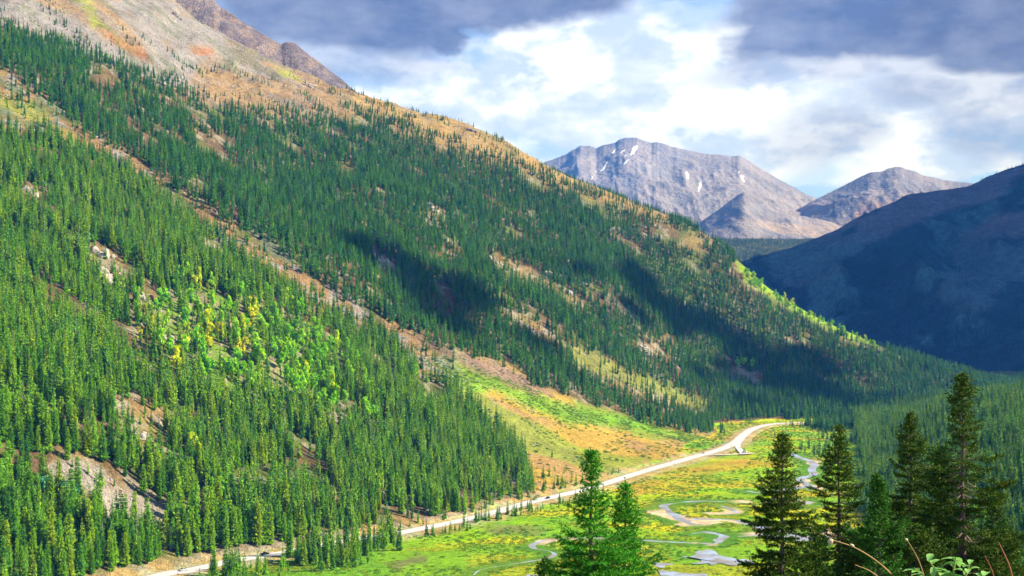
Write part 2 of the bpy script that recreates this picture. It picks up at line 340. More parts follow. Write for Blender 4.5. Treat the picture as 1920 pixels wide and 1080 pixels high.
# ---- ground sheet
def terrain():
    u = np.concatenate([np.arange(-.80, -.43, .008), np.arange(-.43, .43, .0015), np.arange(.43, .81, .008)])
    Y = np.concatenate([np.arange(-40, 0, 4), np.arange(.5, 30, 1.0), np.arange(30, 400, 6), np.arange(400, 600, 4), np.arange(600, 2520, 3.2), np.arange(2520, 3600, 14), np.geomspace(3600, 14000, 24)])
    U, YY = np.meshgrid(u, Y); X = U*(np.abs(YY)+12)
    Z = height(X, YY)
    # far lands roll on under the mountains
    px, py = pix(X, YY, Z)
    rd = line_d(X, YY, ROADL)
    n1 = fbm(X/45, YY/45, 91, 4); n2 = fbm(X/14, YY/14, 92, 3); n3 = fbm(X/110, YY/110, 93, 3)
    def mix(a, b, k): return a*(1-k[..., None])+b*k[..., None]
    col = np.zeros(Z.shape+(3,))
    col[:] = (.155, .105, .045)                                       # forest floor, dry grass
    col = mix(col, np.array((.12, .16, .035)), sstep(.45, .6, n1)*.8)
    col = mix(col, np.array((.30, .26, .17)), sstep(.60, .70, n2)*.8)  # stones
    tl = poly_sd(px+(n1-.5)*40, py+(n2-.5)*30, TREELINE)
    # alpine slope: tan grass, grey scree streams, orange and lime patches
    alp = sstep(25, -8, tl)*(Z > 60)
    wx = px+(n2-.5)*30; wy = py+(n2-.5)*20
    tanc = mix(np.zeros(Z.shape+(3,))+np.array((.44, .29, .13)), np.array((.36, .28, .19)), sstep(.4, .6, n1))
    scr = np.zeros(Z.shape)
    for p in ([(-60, -40), (60, 0), (140, 30), (200, 75), (270, 110), (330, 145), (380, 165), (330, 165), (230, 130), (120, 85), (0, 45), (-80, 20)],
              [(200, 0), (330, 0), (390, 60), (410, 110), (350, 130), (290, 110), (250, 60)], [(300, 0), (420, 60), (440, 110), (530, 150), (480, 140), (420, 110), (340, 40)],
              [(270, 95), (360, 95), (370, 125), (350, 160), (310, 150)]):
        scr = np.maximum(scr, sstep(-8, 8, poly_sd(wx, wy, p)))
    tanc = mix(tanc, np.array((.38, .34, .29)), scr*sstep(.25, .5, n2+.1))
    orng = np.maximum(sstep(-7, 6, poly_sd(wx, wy, [(190, 50), (215, 65), (270, 95), (280, 115), (250, 105), (205, 75)])), sstep(-7, 6, poly_sd(wx, wy, [(355, 88), (395, 88), (400, 105), (360, 100)])))
    tanc = mix(tanc, np.array((.50, .22, .07)), orng*.85)
    lime = np.maximum(sstep(-6, 5, poly_sd(wx, wy, [(140, -5), (175, 0), (180, 30), (200, 50), (165, 50), (175, 25), (150, 15)])), sstep(-6, 5, poly_sd(wx, wy, [(520, 130), (545, 133), (560, 148), (530, 145)])))
    tanc = mix(tanc, np.array((.38, .42, .03)), lime*.8)
    tanc = mix(tanc, np.array((.52, .34, .10)), sstep(600, 700, px)*sstep(1400, 1300, px)*.75)
    tanc = mix(tanc, np.array((.15, .20, .04)), sstep(.60, .70, n1)*.35)
    tanc = tanc*.74
    col = mix(col, tanc, alp)
    # gully strip and fan
    gap = sstep(-14, 8, poly_sd(px+(n2-.5)*24, py+(n1-.5)*24, GAP))*(Z > .3)
    gc = mix(np.zeros(Z.shape+(3,))+np.array((.40, .25, .10)), np.array((.38, .33, .28)), sstep(.55, .68, n2))
    fan = sstep(790, 900, px)
    fc = mix(np.zeros(Z.shape+(3,))+np.array((.50, .33, .055)), np.array((.46, .29, .10)), sstep(.45, .6, n1))
    fc = mix(fc, np.array((.22, .34, .03)), sstep(.50, .66, n3)*.7)
    fg = sstep(-10, 12, poly_sd(px+(n2-.5)*26, py+(n2-.5)*26, [(770, 640), (830, 660), (930, 705), (1060, 755), (1180, 780), (1330, 820), (1325, 838), (1180, 805), (1080, 800), (1010, 775), (930, 735), (880, 740), (800, 690)]))
    fc = mix(fc, np.array((.16, .36, .02)), fg*.85)
    brown = sstep(-8, 8, poly_sd(px+(n2-.5)*20, py+(n2-.5)*20, [(770, 625), (860, 660), (940, 685), (1010, 715), (1040, 740), (1000, 738), (900, 700), (800, 650)]))
    gc = mix(gc, fc, fan); gc = mix(gc, np.array((.26, .17, .13)), brown*.85)
    gg = sstep(-10, 10, poly_sd(px+(n2-.5)*24, py+(n1-.5)*24, [(-20, 170), (60, 190), (130, 250), (180, 285), (160, 280), (80, 230), (-20, 200)]))
    gc = mix(gc, np.array((.33, .36, .03)), gg*.8)
    gc = mix(gc, np.array((.12, .20, .05)), sstep(.52, .6, n1)*(1-fan)*.6)
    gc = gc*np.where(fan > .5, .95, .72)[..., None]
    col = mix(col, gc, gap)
    sc = sstep(-8, 5, poly_sd(px+(n2-.5)*14, py+(n2-.5)*14, SCREE)); col = mix(col, mix(np.zeros(Z.shape+(3,))+np.array((.31, .275, .25)), np.array((.25, .18, .11)), sstep(.5, .7, n1)), sc)
    for p, k in CLEARS[:-2]:
        cc = sstep(-6, 6, poly_sd(px+(n2-.5)*14, py+(n2-.5)*14, p))*k
        col = mix(col, mix(np.zeros(Z.shape+(3,))+np.array((.33, .22, .08)), np.array((.38, .32, .22)), sstep(.45, .62, n2)), cc*.8)
    for p in ([(1050, 640), (1120, 665), (1260, 725), (1400, 775), (1340, 775), (1180, 725), (1080, 680)],):
        col = mix(col, np.array((.22, .26, .03)), sstep(-8, 8, poly_sd(wx, wy, p))*.7)
    gr_ = sstep(-12, 14, poly_sd(px+(n2-.5)*40, py+(n1-.5)*40, [(270, 560), (400, 540), (540, 575), (650, 650), (690, 730), (620, 770), (450, 750), (320, 690)]))*(py > 500)
    col = mix(col, mix(np.zeros(Z.shape+(3,))+np.array((.17, .32, .03)), np.array((.30, .26, .12)), sstep(.48, .6, n2)), gr_*.8)
    asp = sstep(-8, 8, poly_sd(wx, wy, [(1380, 490), (1450, 525), (1560, 590), (1650, 640), (1600, 640), (1500, 590), (1400, 530)]))
    col = mix(col, np.array((.25, .38, .02)), asp)
    # valley meadow
    flo = (Z < 2.2)&(YY > 380)&(YY < 2600)&(right_h(X, YY) < 2)
    mead = np.where(flo, 1., 0.)
    side = sstep(1.5, -1.5, hill_h(X, YY))
    mead = mead*np.where(hill_h(X, YY) < 3, 1, 0)
    st = fbm(X/60, YY/30, 95, 4); bank = 1e3; rv = river_d(X, YY)
    mc = mix(np.zeros(Z.shape+(3,))+np.array((.30, .52, .008)), np.array((.58, .56, .008)), sstep(.42, .62, st))
    mc = mix(mc, np.array((.16, .42, .015)), sstep(.52, .62, n1)*.6)
    mc = mix(mc, np.array((.12, .30, .025)), sstep(1000, 1040, py+(n3-.5)*60)*.45)
    mc = mix(mc, np.array((.55, .36, .03)), sstep(.60, .7, st)*sstep(960, 900, py)*.7)
    orange = sstep(-12, 10, poly_sd(px+(n2-.5)*30, py+(n2-.5)*12, [(1180, 915), (1290, 880), (1330, 868), (1400, 858), (1410, 872), (1330, 885), (1240, 905), (1170, 945)]))
    mc = mix(mc, np.array((.52, .30, .05)), orange*.8)
    bog = sstep(-10, 8, poly_sd(px+(n2-.5)*40, py+(n2-.5)*14, [(900, 990), (960, 985), (1020, 990), (1000, 998), (930, 1003)]))
    bog = np.maximum(bog, sstep(-8, 8, poly_sd(px+(n2-.5)*40, py+(n2-.5)*14, [(720, 1055), (790, 1040), (800, 1052), (740, 1072)])))
    mc = mix(mc, np.array((.22, .17, .09)), bog*.75)
    mc = mix(mc, np.array((.07, .22, .02)), sstep(9, 1, rv)*.75)
    col = mix(col, mc, mead)
    # road verge, cut bank
    ver = sstep(26, 10, rd+(n2-.5)*22)*(YY < 1760)
    col = mix(col, mix(np.zeros(Z.shape+(3,))+np.array((.50, .33, .13)), np.array((.45, .38, .26)), sstep(.4, .6, n2)), ver*.85)
    # sand bars
    for k, (p, sw, ww) in RIV.items():
        pres = sstep(.36, .52, fbm(X/70, YY/70, 197, 2)+.08*(k in 'bc'))
        d = line_d(X, YY, [tuple(q) for q in p])+(fbm(X/26, YY/26, 97, 3)-.42)*sw*2.4
        col = mix(col, np.array((.78, .56, .34)), sstep(sw*.62, sw*.42, d)*(Z < .6)*pres)
    col = mix(col, np.array((.10, .13, .03)), (mound_h(X, YY) > Z-1)*1.0)
    P = np.stack([X, YY, Z], -1)
    me = grid_mesh('ground', P, col); me.materials.append(M['ground'])
    o = link(bpy.data.objects.new('ground', me)); tag(o, kind='structure')
terrain()

# ---- road: paved sheet draped along the valley, gravel shoulders, junction lay-by
def ribbon(name, pts, w, z, m, taper=None, kind='structure', wob=0.0):
    P = np.array([tuple(p) for p in pts]); T = np.gradient(P, axis=0); T /= np.linalg.norm(T, axis=1)[:, None]+1e-9
    Nn = np.stack([-T[:, 1], T[:, 0]], 1); V = []; n = len(P); ks = np.linspace(-1, 1, 5)
    for i in range(n):
        ww = w*(taper(i/(n-1)) if taper else 1)
        for k in ks:
            jj = wob*(vnoise(np.array(P[i, 0]/9.), np.array(P[i, 1]/9.+k*3), 5)-.5) if wob and abs(k) == 1 else 0
            V.append((P[i, 0]+Nn[i, 0]*(k*ww/2+jj), P[i, 1]+Nn[i, 1]*(k*ww/2+jj), z))
    R = np.array(V).reshape(n, 5, 3)
    me = grid_mesh(name, R); me.materials.append(m)
    o = link(bpy.data.objects.new(name, me)); tag(o, kind=kind); return o
def road_mat():
    m, nt, b = newmat('road_surface'); geo = N(nt, 'ShaderNodeNewGeometry')
    n = noise(nt, geo.outputs['Position'], .15, 5, .6); n2 = noise(nt, geo.outputs['Position'], 1.5, 4, .7)
    c = mixc(nt, n, (.60, .575, .55), (.72, .70, .67)); c = mixc(nt, math_(nt, 'MULTIPLY', n2, .3), c, (.40, .38, .37))
    nt.links.new(c, b.inputs['Base Color']); b.inputs['Roughness'].default_value = .9; return m
M['road'] = road_mat(); M['gravel'] = plain_mat('gravel_shoulder', (.50, .42, .32), .95, 2., .25, .3)
rp = ROAD[:-2]
ribbon('gravel_shoulder', rp, 13, ROADZ+.03, M['gravel'], wob=2.5)
ribbon('road', rp, 9.8, ROADZ+.09, M['road'])
M['line'] = plain_mat('road_line', (.62, .42, .05), .8, 1., .1, 0)
M['wline'] = plain_mat('road_edge_line', (.8, .8, .78), .8, 1., .1, 0)
ribbon('road_centre_line', rp, .35, ROADZ+.10, M['line'])
spur = spline([flat(a, b, ROADZ) for a, b in [(1322, 853), (1350, 852.5), (1375, 851.5), (1398, 850.5), (1412, 849)]], 6)
ribbon('gravel_pullout', spur, 6.5, ROADZ+.05, M['gravel'], wob=2, taper=lambda t: .45+.55*min(1, t*2)); 
ribbon('side_road', spur, 5, ROADZ+.06, M['road'], taper=lambda t: .6+.5*min(1, t*1.6))
spur2 = spline([flat(a, b, ROADZ) for a, b in [(1394, 851), (1388, 844), (1384, 838), (1384, 832), (1392, 822)]], 5)
ribbon('side_road', spur2, 6, ROADZ+.07, M['road'])

# ---- river and ponds
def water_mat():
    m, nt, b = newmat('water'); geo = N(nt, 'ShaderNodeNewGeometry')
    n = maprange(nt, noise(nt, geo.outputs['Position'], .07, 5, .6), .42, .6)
    nt.links.new(mixc(nt, n, (.30, .25, .18), (.44, .52, .66)), b.inputs['Base Color'])  # brown shallows; the pale blue paints in a reflected sky
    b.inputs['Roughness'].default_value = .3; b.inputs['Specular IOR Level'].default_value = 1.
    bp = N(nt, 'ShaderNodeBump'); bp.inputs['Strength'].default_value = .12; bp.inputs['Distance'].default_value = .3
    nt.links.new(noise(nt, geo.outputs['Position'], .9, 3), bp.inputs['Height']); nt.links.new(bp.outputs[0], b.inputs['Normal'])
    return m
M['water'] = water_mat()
def river():
    V, Fc = [], []
    for j, (k, (p, sw, ww)) in enumerate(RIV.items()):
        P = np.array(p); T = np.gradient(P, axis=0); T /= np.linalg.norm(T, axis=1)[:, None]+1e-9
        Nn = np.stack([-T[:, 1], T[:, 0]], 1); n = len(P); b0 = len(V)
        for i in range(n):
            t = i/(n-1)
            off = (vnoise(np.array(t*5.+j*3), np.array(.5), 7)-.5)*sw*.9
            w = ww*(min(1.3, max(0, 2.6*(vnoise(np.array(t*9.+j), np.array(.2), 8)-.30)))+.25*vnoise(np.array(t*40.+j), np.array(.2), 9))*min(1, 8*t+.15, 8*(1-t)+.15)
            if k in 'f' and t > .35: w, off = ww*1.15, 0
            for s in (-.5, 0, .5): V.append((P[i, 0]+Nn[i, 0]*(off+s*w), P[i, 1]+Nn[i, 1]*(off+s*w), .06+.004*j))
        for i in range(n-1):
            for s in (0, 1):
                a = b0+i*3+s; Fc.append((a, a+1, a+4, a+3))
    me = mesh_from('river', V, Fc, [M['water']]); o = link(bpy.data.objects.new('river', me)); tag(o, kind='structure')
    for q in PONDW:
        q2 = spline(q+[q[0]], 4)[:-1]
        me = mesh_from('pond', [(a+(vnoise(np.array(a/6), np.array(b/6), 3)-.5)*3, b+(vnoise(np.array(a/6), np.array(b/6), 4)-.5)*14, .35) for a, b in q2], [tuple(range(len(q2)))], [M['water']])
        tag(link(bpy.data.objects.new('pond', me)), kind='structure')
river()

# ---- far mountains: each a real ridge with a front face and a back, standing where it stands
def mountain(name, sky, Dr, Df, zf, amp, colf, step=.0012, rows=120, seed=0, sc=900., snow=(), power=1.0, x0=None, x1=None, mat=None):
    sky = np.array(sky, float)
    u = np.arange((sky[0, 0]-960)/F, (sky[-1, 0]-960)/F, step); px = u*F+960
    py = np.interp(px, sky[:, 0], sky[:, 1])
    py = py+(fbm(px/9, px*0+.5, seed+7, 3)-.5)*2.4*(amp/90)**.5
    Dr_ = np.interp(px, *np.array(Dr, float).T) if isinstance(Dr, list) else np.full(len(px), float(Dr))
    Df_ = np.interp(px, *np.array(Df, float).T) if isinstance(Df, list) else np.full(len(px), float(Df))
    zr = CAMH+(HZ-py)/F*Dr_
    t = np.concatenate([np.linspace(0, 1, rows), np.linspace(1.03, 1.9, 18)])
    Tt, U = np.meshgrid(t, u, indexing='ij'); DR, DF, ZR = Dr_[None], Df_[None], zr[None]
    Y = DF+(DR-DF)*Tt; X = U*Y
    pr = np.where(Tt <= 1, np.clip(Tt, 0, 1)**power, 1-(Tt-1)*1.1)
    Z = zf+(ZR-zf)*pr
    env = np.clip(np.minimum(Tt*3, (1-Tt)*4), 0, 1); env = np.where(Tt > 1, np.clip((Tt-1)*3, 0, 1), env)
    n = fbm(X/sc, Y/(sc*1.5), seed, 6, True)-.55
    n2 = fbm(X/(sc*.16), Y/(sc*.35), seed+40, 4, True)-.5
    Z = Z+env*(amp*n*2+amp*.20*n2)
    # keep the crest line of the photograph: nothing in front pokes above it
    lim = CAMH+(ZR-CAMH)*(Y/DR)-(1-Tt)*amp*.12
    Z = np.where(Tt < 1, np.minimum(Z, lim), Z)
    px2, py2 = pix(X, Y, Z)
    col = colf(X, Y, Z, px2, py2, Tt, n, n2)
    for s in snow:
        mcx, mcy = np.mean(s, axis=0); s = [(mcx+(a-mcx)*.72, mcy+(b-mcy)*.88) for a, b in s]; col = np.where((poly_sd(px2+(n2*3), py2, s) > 0)[..., None], np.array((.85, .87, .92)), col)
    me = grid_mesh(name, np.stack([X, Y, Z], -1), col); me.materials.append(mat or M['mtn'])
    o = link(bpy.data.objects.new(name, me)); tag(o, kind='structure')
    return X, Y, Z, px2, py2, Tt
M['mtn'] = ground_mat('mountain_rock', .008, .003, .20, .5, 30.)
M['nearmtn'] = ground_mat('mountain_slope', .05, .012, .45, .9, 12.)
def mixn(a, b, k): return a*(1-k[..., None])+np.array(b)*k[..., None]
def c_big(X, Y, Z, px, py, T, n, n2):
    c = np.zeros(X.shape+(3,))+np.array((.20, .195, .225)); c = mixn(c, (.28, .25, .26), sstep(-.05, .15, n2)*.7); c = mixn(c, (.13, .13, .17), sstep(.05, -.2, n)*.6)
    c = mixn(c, (.38, .29, .23), sstep(400, 430, py)*sstep(.5, .62, fbm(X/300, Y/300, 5, 3))*.6); return c
def c_red(X, Y, Z, px, py, T, n, n2):
    c = c_big(X, Y, Z, px, py, T, n, n2); return mixn(c, (.38, .24, .18), sstep(355, 400, py)*sstep(.42, .6, fbm(X/500, Y/500, 15, 3))*.75)
SN = [[(1186, 276), (1200, 270), (1200, 276), (1186, 292), (1178, 294), (1182, 285)], [(1165, 285), (1175, 278), (1172, 283), (1160, 290)], [(1172, 292), (1178, 288), (1170, 296)], [(1176, 300), (1184, 297), (1170, 310), (1168, 308)],
      [(1134, 310), (1142, 302), (1134, 318), (1124, 322)], [(1120, 322), (1124, 316), (1108, 334), (1100, 340)], [(1112, 332), (1116, 330), (1104, 340)], [(1154, 300), (1160, 294), (1150, 304)], [(1286, 320), (1291, 322), (1293, 336), (1287, 336)], [(1312, 338), (1318, 338), (1317, 350), (1309, 362), (1308, 358)],
      [(1388, 328), (1396, 329), (1398, 341), (1391, 341)], [(1384, 322), (1387, 321), (1388, 325)], [(1145, 288), (1158, 277), (1152, 287)]]
mountain('far_mountain', [(900, 380), (1000, 318), (1021, 304), (1045, 296), (1065, 287), (1088, 273), (1107, 273), (1118, 278), (1132, 272), (1153, 268), (1160, 262), (1172, 258), (1193, 258), (1205, 263), (1220, 268), (1233, 266), (1250, 272), (1280, 280), (1323, 288), (1360, 292), (1387, 293), (1398, 298), (1413, 307),
          (1453, 332), (1493, 354), (1528, 372), (1600, 420), (1700, 480)], 11000, 8200, 500, 150, c_big, .0007, 190, 3, 1100., SN)
mountain('far_mountain', [(1450, 402), (1480, 399), (1510, 385), (1535, 371), (1580, 349), (1610, 333), (1633, 323), (1650, 322), (1665, 317), (1680, 312), (1692, 313), (1700, 318), (1713, 320), (1730, 328), (1767, 337), (1800, 342), (1825, 344), (1900, 352), (2050, 380)], 9800, 7600, 470, 120, c_red, .0009, 150, 23, 900.)
mountain('far_mountain', [(1240, 470), (1300, 425), (1340, 398), (1370, 376), (1388, 363), (1394, 360), (1402, 362), (1412, 368), (1430, 382), (1460, 396), (1490, 402), (1540, 412), (1600, 425), (1700, 440)], 8700, 7300, 480, 60, c_big, .0009, 110, 43, 700.)
def c_forest(X, Y, Z, px, py, T, n, n2):
    return mixn(np.zeros(X.shape+(3,))+np.array((.045, .075, .04)), (.08, .10, .05), sstep(.4, .6, fbm(X/60, Y/60, 5, 3)))
BENCH = mountain('forested_hill', [(1180, 452), (1300, 448), (1360, 447), (1430, 447), (1500, 448), (1600, 444), (1700, 450)], 6300, 4600, 60, 20, c_forest, .0015, 60, 63, 500.)
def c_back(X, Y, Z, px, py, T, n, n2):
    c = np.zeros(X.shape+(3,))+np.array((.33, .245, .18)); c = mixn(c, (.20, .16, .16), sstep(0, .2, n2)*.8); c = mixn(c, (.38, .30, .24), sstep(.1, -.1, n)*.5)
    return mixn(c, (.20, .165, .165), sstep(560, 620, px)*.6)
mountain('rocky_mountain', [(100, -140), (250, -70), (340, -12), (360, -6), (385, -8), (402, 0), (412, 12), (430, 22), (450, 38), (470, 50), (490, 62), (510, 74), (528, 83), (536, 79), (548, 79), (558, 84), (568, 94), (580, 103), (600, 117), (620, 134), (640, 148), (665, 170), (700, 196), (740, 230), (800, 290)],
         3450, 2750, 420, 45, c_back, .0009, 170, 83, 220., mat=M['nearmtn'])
# the large shaded mountain on the right-hand side of the valley
BARE = [[(1440, 500), (1487, 463), (1570, 430), (1600, 410), (1680, 377), (1710, 363), (1820, 348), (1880, 318), (1930, 305), (1930, 330), (1860, 375), (1770, 395), (1700, 430), (1640, 455), (1560, 500), (1500, 520), (1460, 525)],
        [(1800, 450), (1870, 420), (1920, 400), (1960, 400), (1960, 440), (1900, 450), (1850, 470), (1800, 500), (1790, 480)],
        [(1780, 520), (1850, 480), (1960, 450), (1960, 500), (1890, 530), (1840, 560), (1800, 590), (1770, 560)]]
def bare_mask(px, py, X, Y):
    w = (fbm(X/160, Y/160, 11, 4)-.5)
    k = 0
    for b in BARE: k = np.maximum(k, sstep(-9, 8, poly_sd(px+w*60, py+w*50, b)))
    return k
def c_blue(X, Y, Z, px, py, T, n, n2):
    c = np.zeros(X.shape+(3,))+np.array((.03, .085, .10))  # ground tones shifted to blue, standing in for haze and skylit shade
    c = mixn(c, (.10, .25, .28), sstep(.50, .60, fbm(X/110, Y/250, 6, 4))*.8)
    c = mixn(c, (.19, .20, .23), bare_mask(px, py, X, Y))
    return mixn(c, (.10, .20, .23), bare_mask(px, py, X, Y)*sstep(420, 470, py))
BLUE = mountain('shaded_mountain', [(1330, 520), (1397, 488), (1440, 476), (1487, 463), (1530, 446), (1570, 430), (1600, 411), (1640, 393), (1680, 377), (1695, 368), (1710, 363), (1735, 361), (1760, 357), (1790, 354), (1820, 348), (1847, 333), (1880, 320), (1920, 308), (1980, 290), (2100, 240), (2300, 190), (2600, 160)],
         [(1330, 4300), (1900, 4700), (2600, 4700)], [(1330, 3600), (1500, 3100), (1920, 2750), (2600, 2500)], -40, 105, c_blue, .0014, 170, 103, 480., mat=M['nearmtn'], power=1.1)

# ------------------------------------------------------------------ light, sky, air, camera
SUN = Vector((.84, -.02, .60)).normalized()
ld = bpy.data.lights.new('sun', 'SUN'); ld.energy = 5.0; ld.angle = math.radians(.5); ld.color = (1, .95, .87)
lo = link(bpy.data.objects.new('sun', ld)); lo.rotation_euler = SUN.to_track_quat('Z', 'Y').to_euler()
w = bpy.data.worlds.new("World"); scene.world = w; w.use_nodes = True; nt = w.node_tree
bg = nt.nodes['Background']; bg.inputs[1].default_value = .1
skyn = N(nt, 'ShaderNodeTexSky', sky_type='NISHITA'); skyn.sun_disc = False
skyn.sun_elevation = math.asin(SUN.z); skyn.sun_rotation = math.atan2(SUN.x, SUN.y); skyn.altitude = 3000; skyn.air_density = 1.4; skyn.ozone_density = 2.5
tc = N(nt, 'ShaderNodeTexCoord'); dirv = tc.outputs['Generated']
sp = N(nt, 'ShaderNodeSeparateXYZ'); nt.links.new(dirv, sp.inputs[0])
az = math_(nt, 'ARCTAN2', sp.outputs[0], sp.outputs[1]); el = math_(nt, 'ARCSINE', sp.outputs[2])
cmb = N(nt, 'ShaderNodeCombineXYZ'); nt.links.new(az, cmb.inputs[0]); nt.links.new(math_(nt, 'MULTIPLY', el, 1.8), cmb.inputs[1]); V2 = cmb.outputs[0]
nz = N(nt, 'ShaderNodeTexNoise'); nz.inputs['Scale'].default_value = 9; nz.inputs['Detail'].default_value = 7; nz.inputs['Roughness'].default_value = .55; nt.links.new(V2, nz.inputs['Vector'])
nl = noise(nt, V2, 4.2, 7, .56); nf = noise(nt, V2, 16, 9, .62); nA = noise(nt, V2, 8, 12, .6)
sc = N(nt, 'ShaderNodeSeparateColor'); nt.links.new(nz.outputs['Color'], sc.inputs[0])
azw = math_(nt, 'ADD', az, math_(nt, 'MULTIPLY', math_(nt, 'SUBTRACT', sc.outputs[0], .5), .09))
elw = math_(nt, 'ADD', el, math_(nt, 'MULTIPLY', math_(nt, 'SUBTRACT', sc.outputs[1], .5), .05))
def blob(px, py, rx, ry, soft=.6):
    """soft ellipse around a direction of the sky -> 0..1"""
    a0 = math.atan((px-960)/F); e0 = math.atan((HZ-py)/F*math.cos(a0))
    dx = math_(nt, 'DIVIDE', math_(nt, 'SUBTRACT', azw, a0), rx/F); dy = math_(nt, 'DIVIDE', math_(nt, 'SUBTRACT', elw, e0), ry/F)
    d = math_(nt, 'SQRT', math_(nt, 'ADD', math_(nt, 'MULTIPLY', dx, dx), math_(nt, 'MULTIPLY', dy, dy)))
    n = N(nt, 'ShaderNodeMapRange', interpolation_type='SMOOTHSTEP'); nt.links.new(d, n.inputs[0])
    for i, x in enumerate((1-soft*.5, 1+soft*.5, 1., 0.)): n.inputs[i+1].default_value = x
    return n.outputs[0]
def mx(lst):
    o = lst[0]
    for q in lst[1:]: o = math_(nt, 'MAXIMUM', o, q)
    return o
white = mx([blob(1080, 210, 420, 150, .9), blob(880, 200, 170, 110, .9), blob(1420, 290, 160, 60, .9), blob(1640, 270, 130, 85, .8), blob(1400, 150, 400, 90, .9), blob(1810, 310, 110, 30, .8), blob(1516, 322, 30, 20, .7), blob(1800, 150, 190, 90, .9), blob(1190, 60, 260, 60, 1.1)])
blue = mx([blob(1300, 12, 100, 30, 1.2), blob(1540, 330, 55, 38, 1.2), blob(700, 130, 90, 26, 1.2), blob(1010, 285, 60, 22, 1.3)])
dark = mx([blob(690, -10, 300, 95, .45), blob(900, -10, 280, 70, .5), blob(830, 70, 60, 20, .9), blob(1690, 10, 300, 82, .4), blob(1480, 70, 95, 45, .9), blob(1950, 60, 200, 60, .6)])
grey = mx([blob(640, 90, 190, 60, .9), blob(1870, 240, 110, 75, .9), blob(1760, 170, 150, 40, 1.2), blob(1960, 180, 120, 130, .8), blob(1540, 250, 110, 50, 1.3), blob(1590, 120, 260, 30, 1.)])
gen = maprange(nt, nl, .44, .60)                       # scattered clouds over the rest of the sky
outside = math_(nt, 'GREATER_THAN', el, .62)
pale = mixc(nt, maprange(nt, nf, .3, .7), (1.9, 2.9, 5.6), (3.3, 4.2, 6.1))
skyc = mixc(nt, 1.0, skyn.outputs[0], (.8, .95, 1.25), 'MULTIPLY')
base = mixc(nt, .62, skyc, pale)
wf = math_(nt, 'MULTIPLY', maprange(nt, math_(nt, 'ADD', math_(nt, 'MULTIPLY', white, .55), math_(nt, 'ADD', math_(nt, 'MULTIPLY', nA, .65), math_(nt, 'MULTIPLY', nf, .35))), .72, .86), 1.0)
wf = math_(nt, 'MULTIPLY', wf, math_(nt, 'SUBTRACT', 1., math_(nt, 'MULTIPLY', blue, .75)))
puff = math_(nt, 'ADD', math_(nt, 'MULTIPLY', maprange(nt, nA, .475, .535), .5), math_(nt, 'MULTIPLY', maprange(nt, nf, .40, .56), .5))
whitec = mixc(nt, puff, (3.3, 4.1, 6.1), (6.0, 6.5, 7.5))
c1 = mixc(nt, wf, base, whitec)
gf = math_(nt, 'MULTIPLY', maprange(nt, math_(nt, 'ADD', math_(nt, 'MULTIPLY', grey, .6), math_(nt, 'MULTIPLY', nf, .7)), .45, .95), .8)
c2 = mixc(nt, gf, c1, mixc(nt, maprange(nt, nf, .4, .6), (1.9, 2.2, 3.3), (3.6, 4.0, 5.3)))
darkc = mixc(nt, maprange(nt, math_(nt, 'ADD', math_(nt, 'MULTIPLY', nA, .6), math_(nt, 'MULTIPLY', nf, .4)), .40, .64), (.72, .90, 1.65), (1.7, 1.95, 2.9))
df = maprange(nt, math_(nt, 'ADD', math_(nt, 'MULTIPLY', dark, .8), math_(nt, 'MULTIPLY', nf, .6)), .42, 1.0)
c3 = mixc(nt, df, c2, darkc)
c4 = mixc(nt, math_(nt, 'MULTIPLY', maprange(nt, el, .27, .45), .9), c3, mixc(nt, gen, mixc(nt, 1.0, skyc, (.38, .40, .44), 'MULTIPLY'), (1.1, 1.3, 1.9)))
nt.links.new(c4, bg.inputs[0])

cam = bpy.data.cameras.new('camera'); co = link(bpy.data.objects.new('camera', cam)); co.location = (0, 0, CAMH)
co.rotation_euler = (math.pi/2, 0, 0); cam.lens = 45; cam.sensor_width = 36; cam.shift_y = 60/1920; cam.clip_start = .1; cam.clip_end = 60000
scene.camera = co
vs = scene.view_settings; scene.display_settings.display_device = 'sRGB'; vs.view_transform = 'Standard'; vs.look = 'None'; vs.gamma = 1; vs.exposure = .95
cy_ = scene.cycles; cy_.use_denoising = True; cy_.max_bounces = 5; cy_.diffuse_bounces = 2; cy_.glossy_bounces = 2; cy_.transmission_bounces = 2; cy_.volume_bounces = 0; cy_.transparent_max_bounces = 4

def haze():
    x0, x1, y0, y1, z0, z1 = -11600, 11600, -200, 14400, -260, 1900
    z0 = -400
    V = [(x, y, z) for z in (z0, z1) for y in (y0, y1) for x in (x0, x1)]
    me = mesh_from('haze', V, [(0, 2, 3, 1), (4, 5, 7, 6), (0, 1, 5, 4), (2, 6, 7, 3), (0, 4, 6, 2), (1, 3, 7, 5)])
    m = bpy.data.materials.new('haze_air'); m.use_nodes = True; nt = m.node_tree; nt.nodes.remove(nt.nodes['Principled BSDF'])
    v = N(nt, 'ShaderNodeVolumePrincipled'); v.inputs['Color'].default_value = (.05, .28, 1.0, 1); v.inputs['Absorption Color'].default_value = (1, 1, 1, 1); v.inputs['Density'].default_value = HAZE
    v.inputs['Anisotropy'].default_value = 0
    nt.links.new(v.outputs[0], nt.nodes['Material Output'].inputs['Volume']); me.materials.append(m)
    tag(link(bpy.data.objects.new('haze', me)), 'thin blue mountain air over the valley', 'haze', kind='stuff')
HAZE = 5.6e-5
haze()

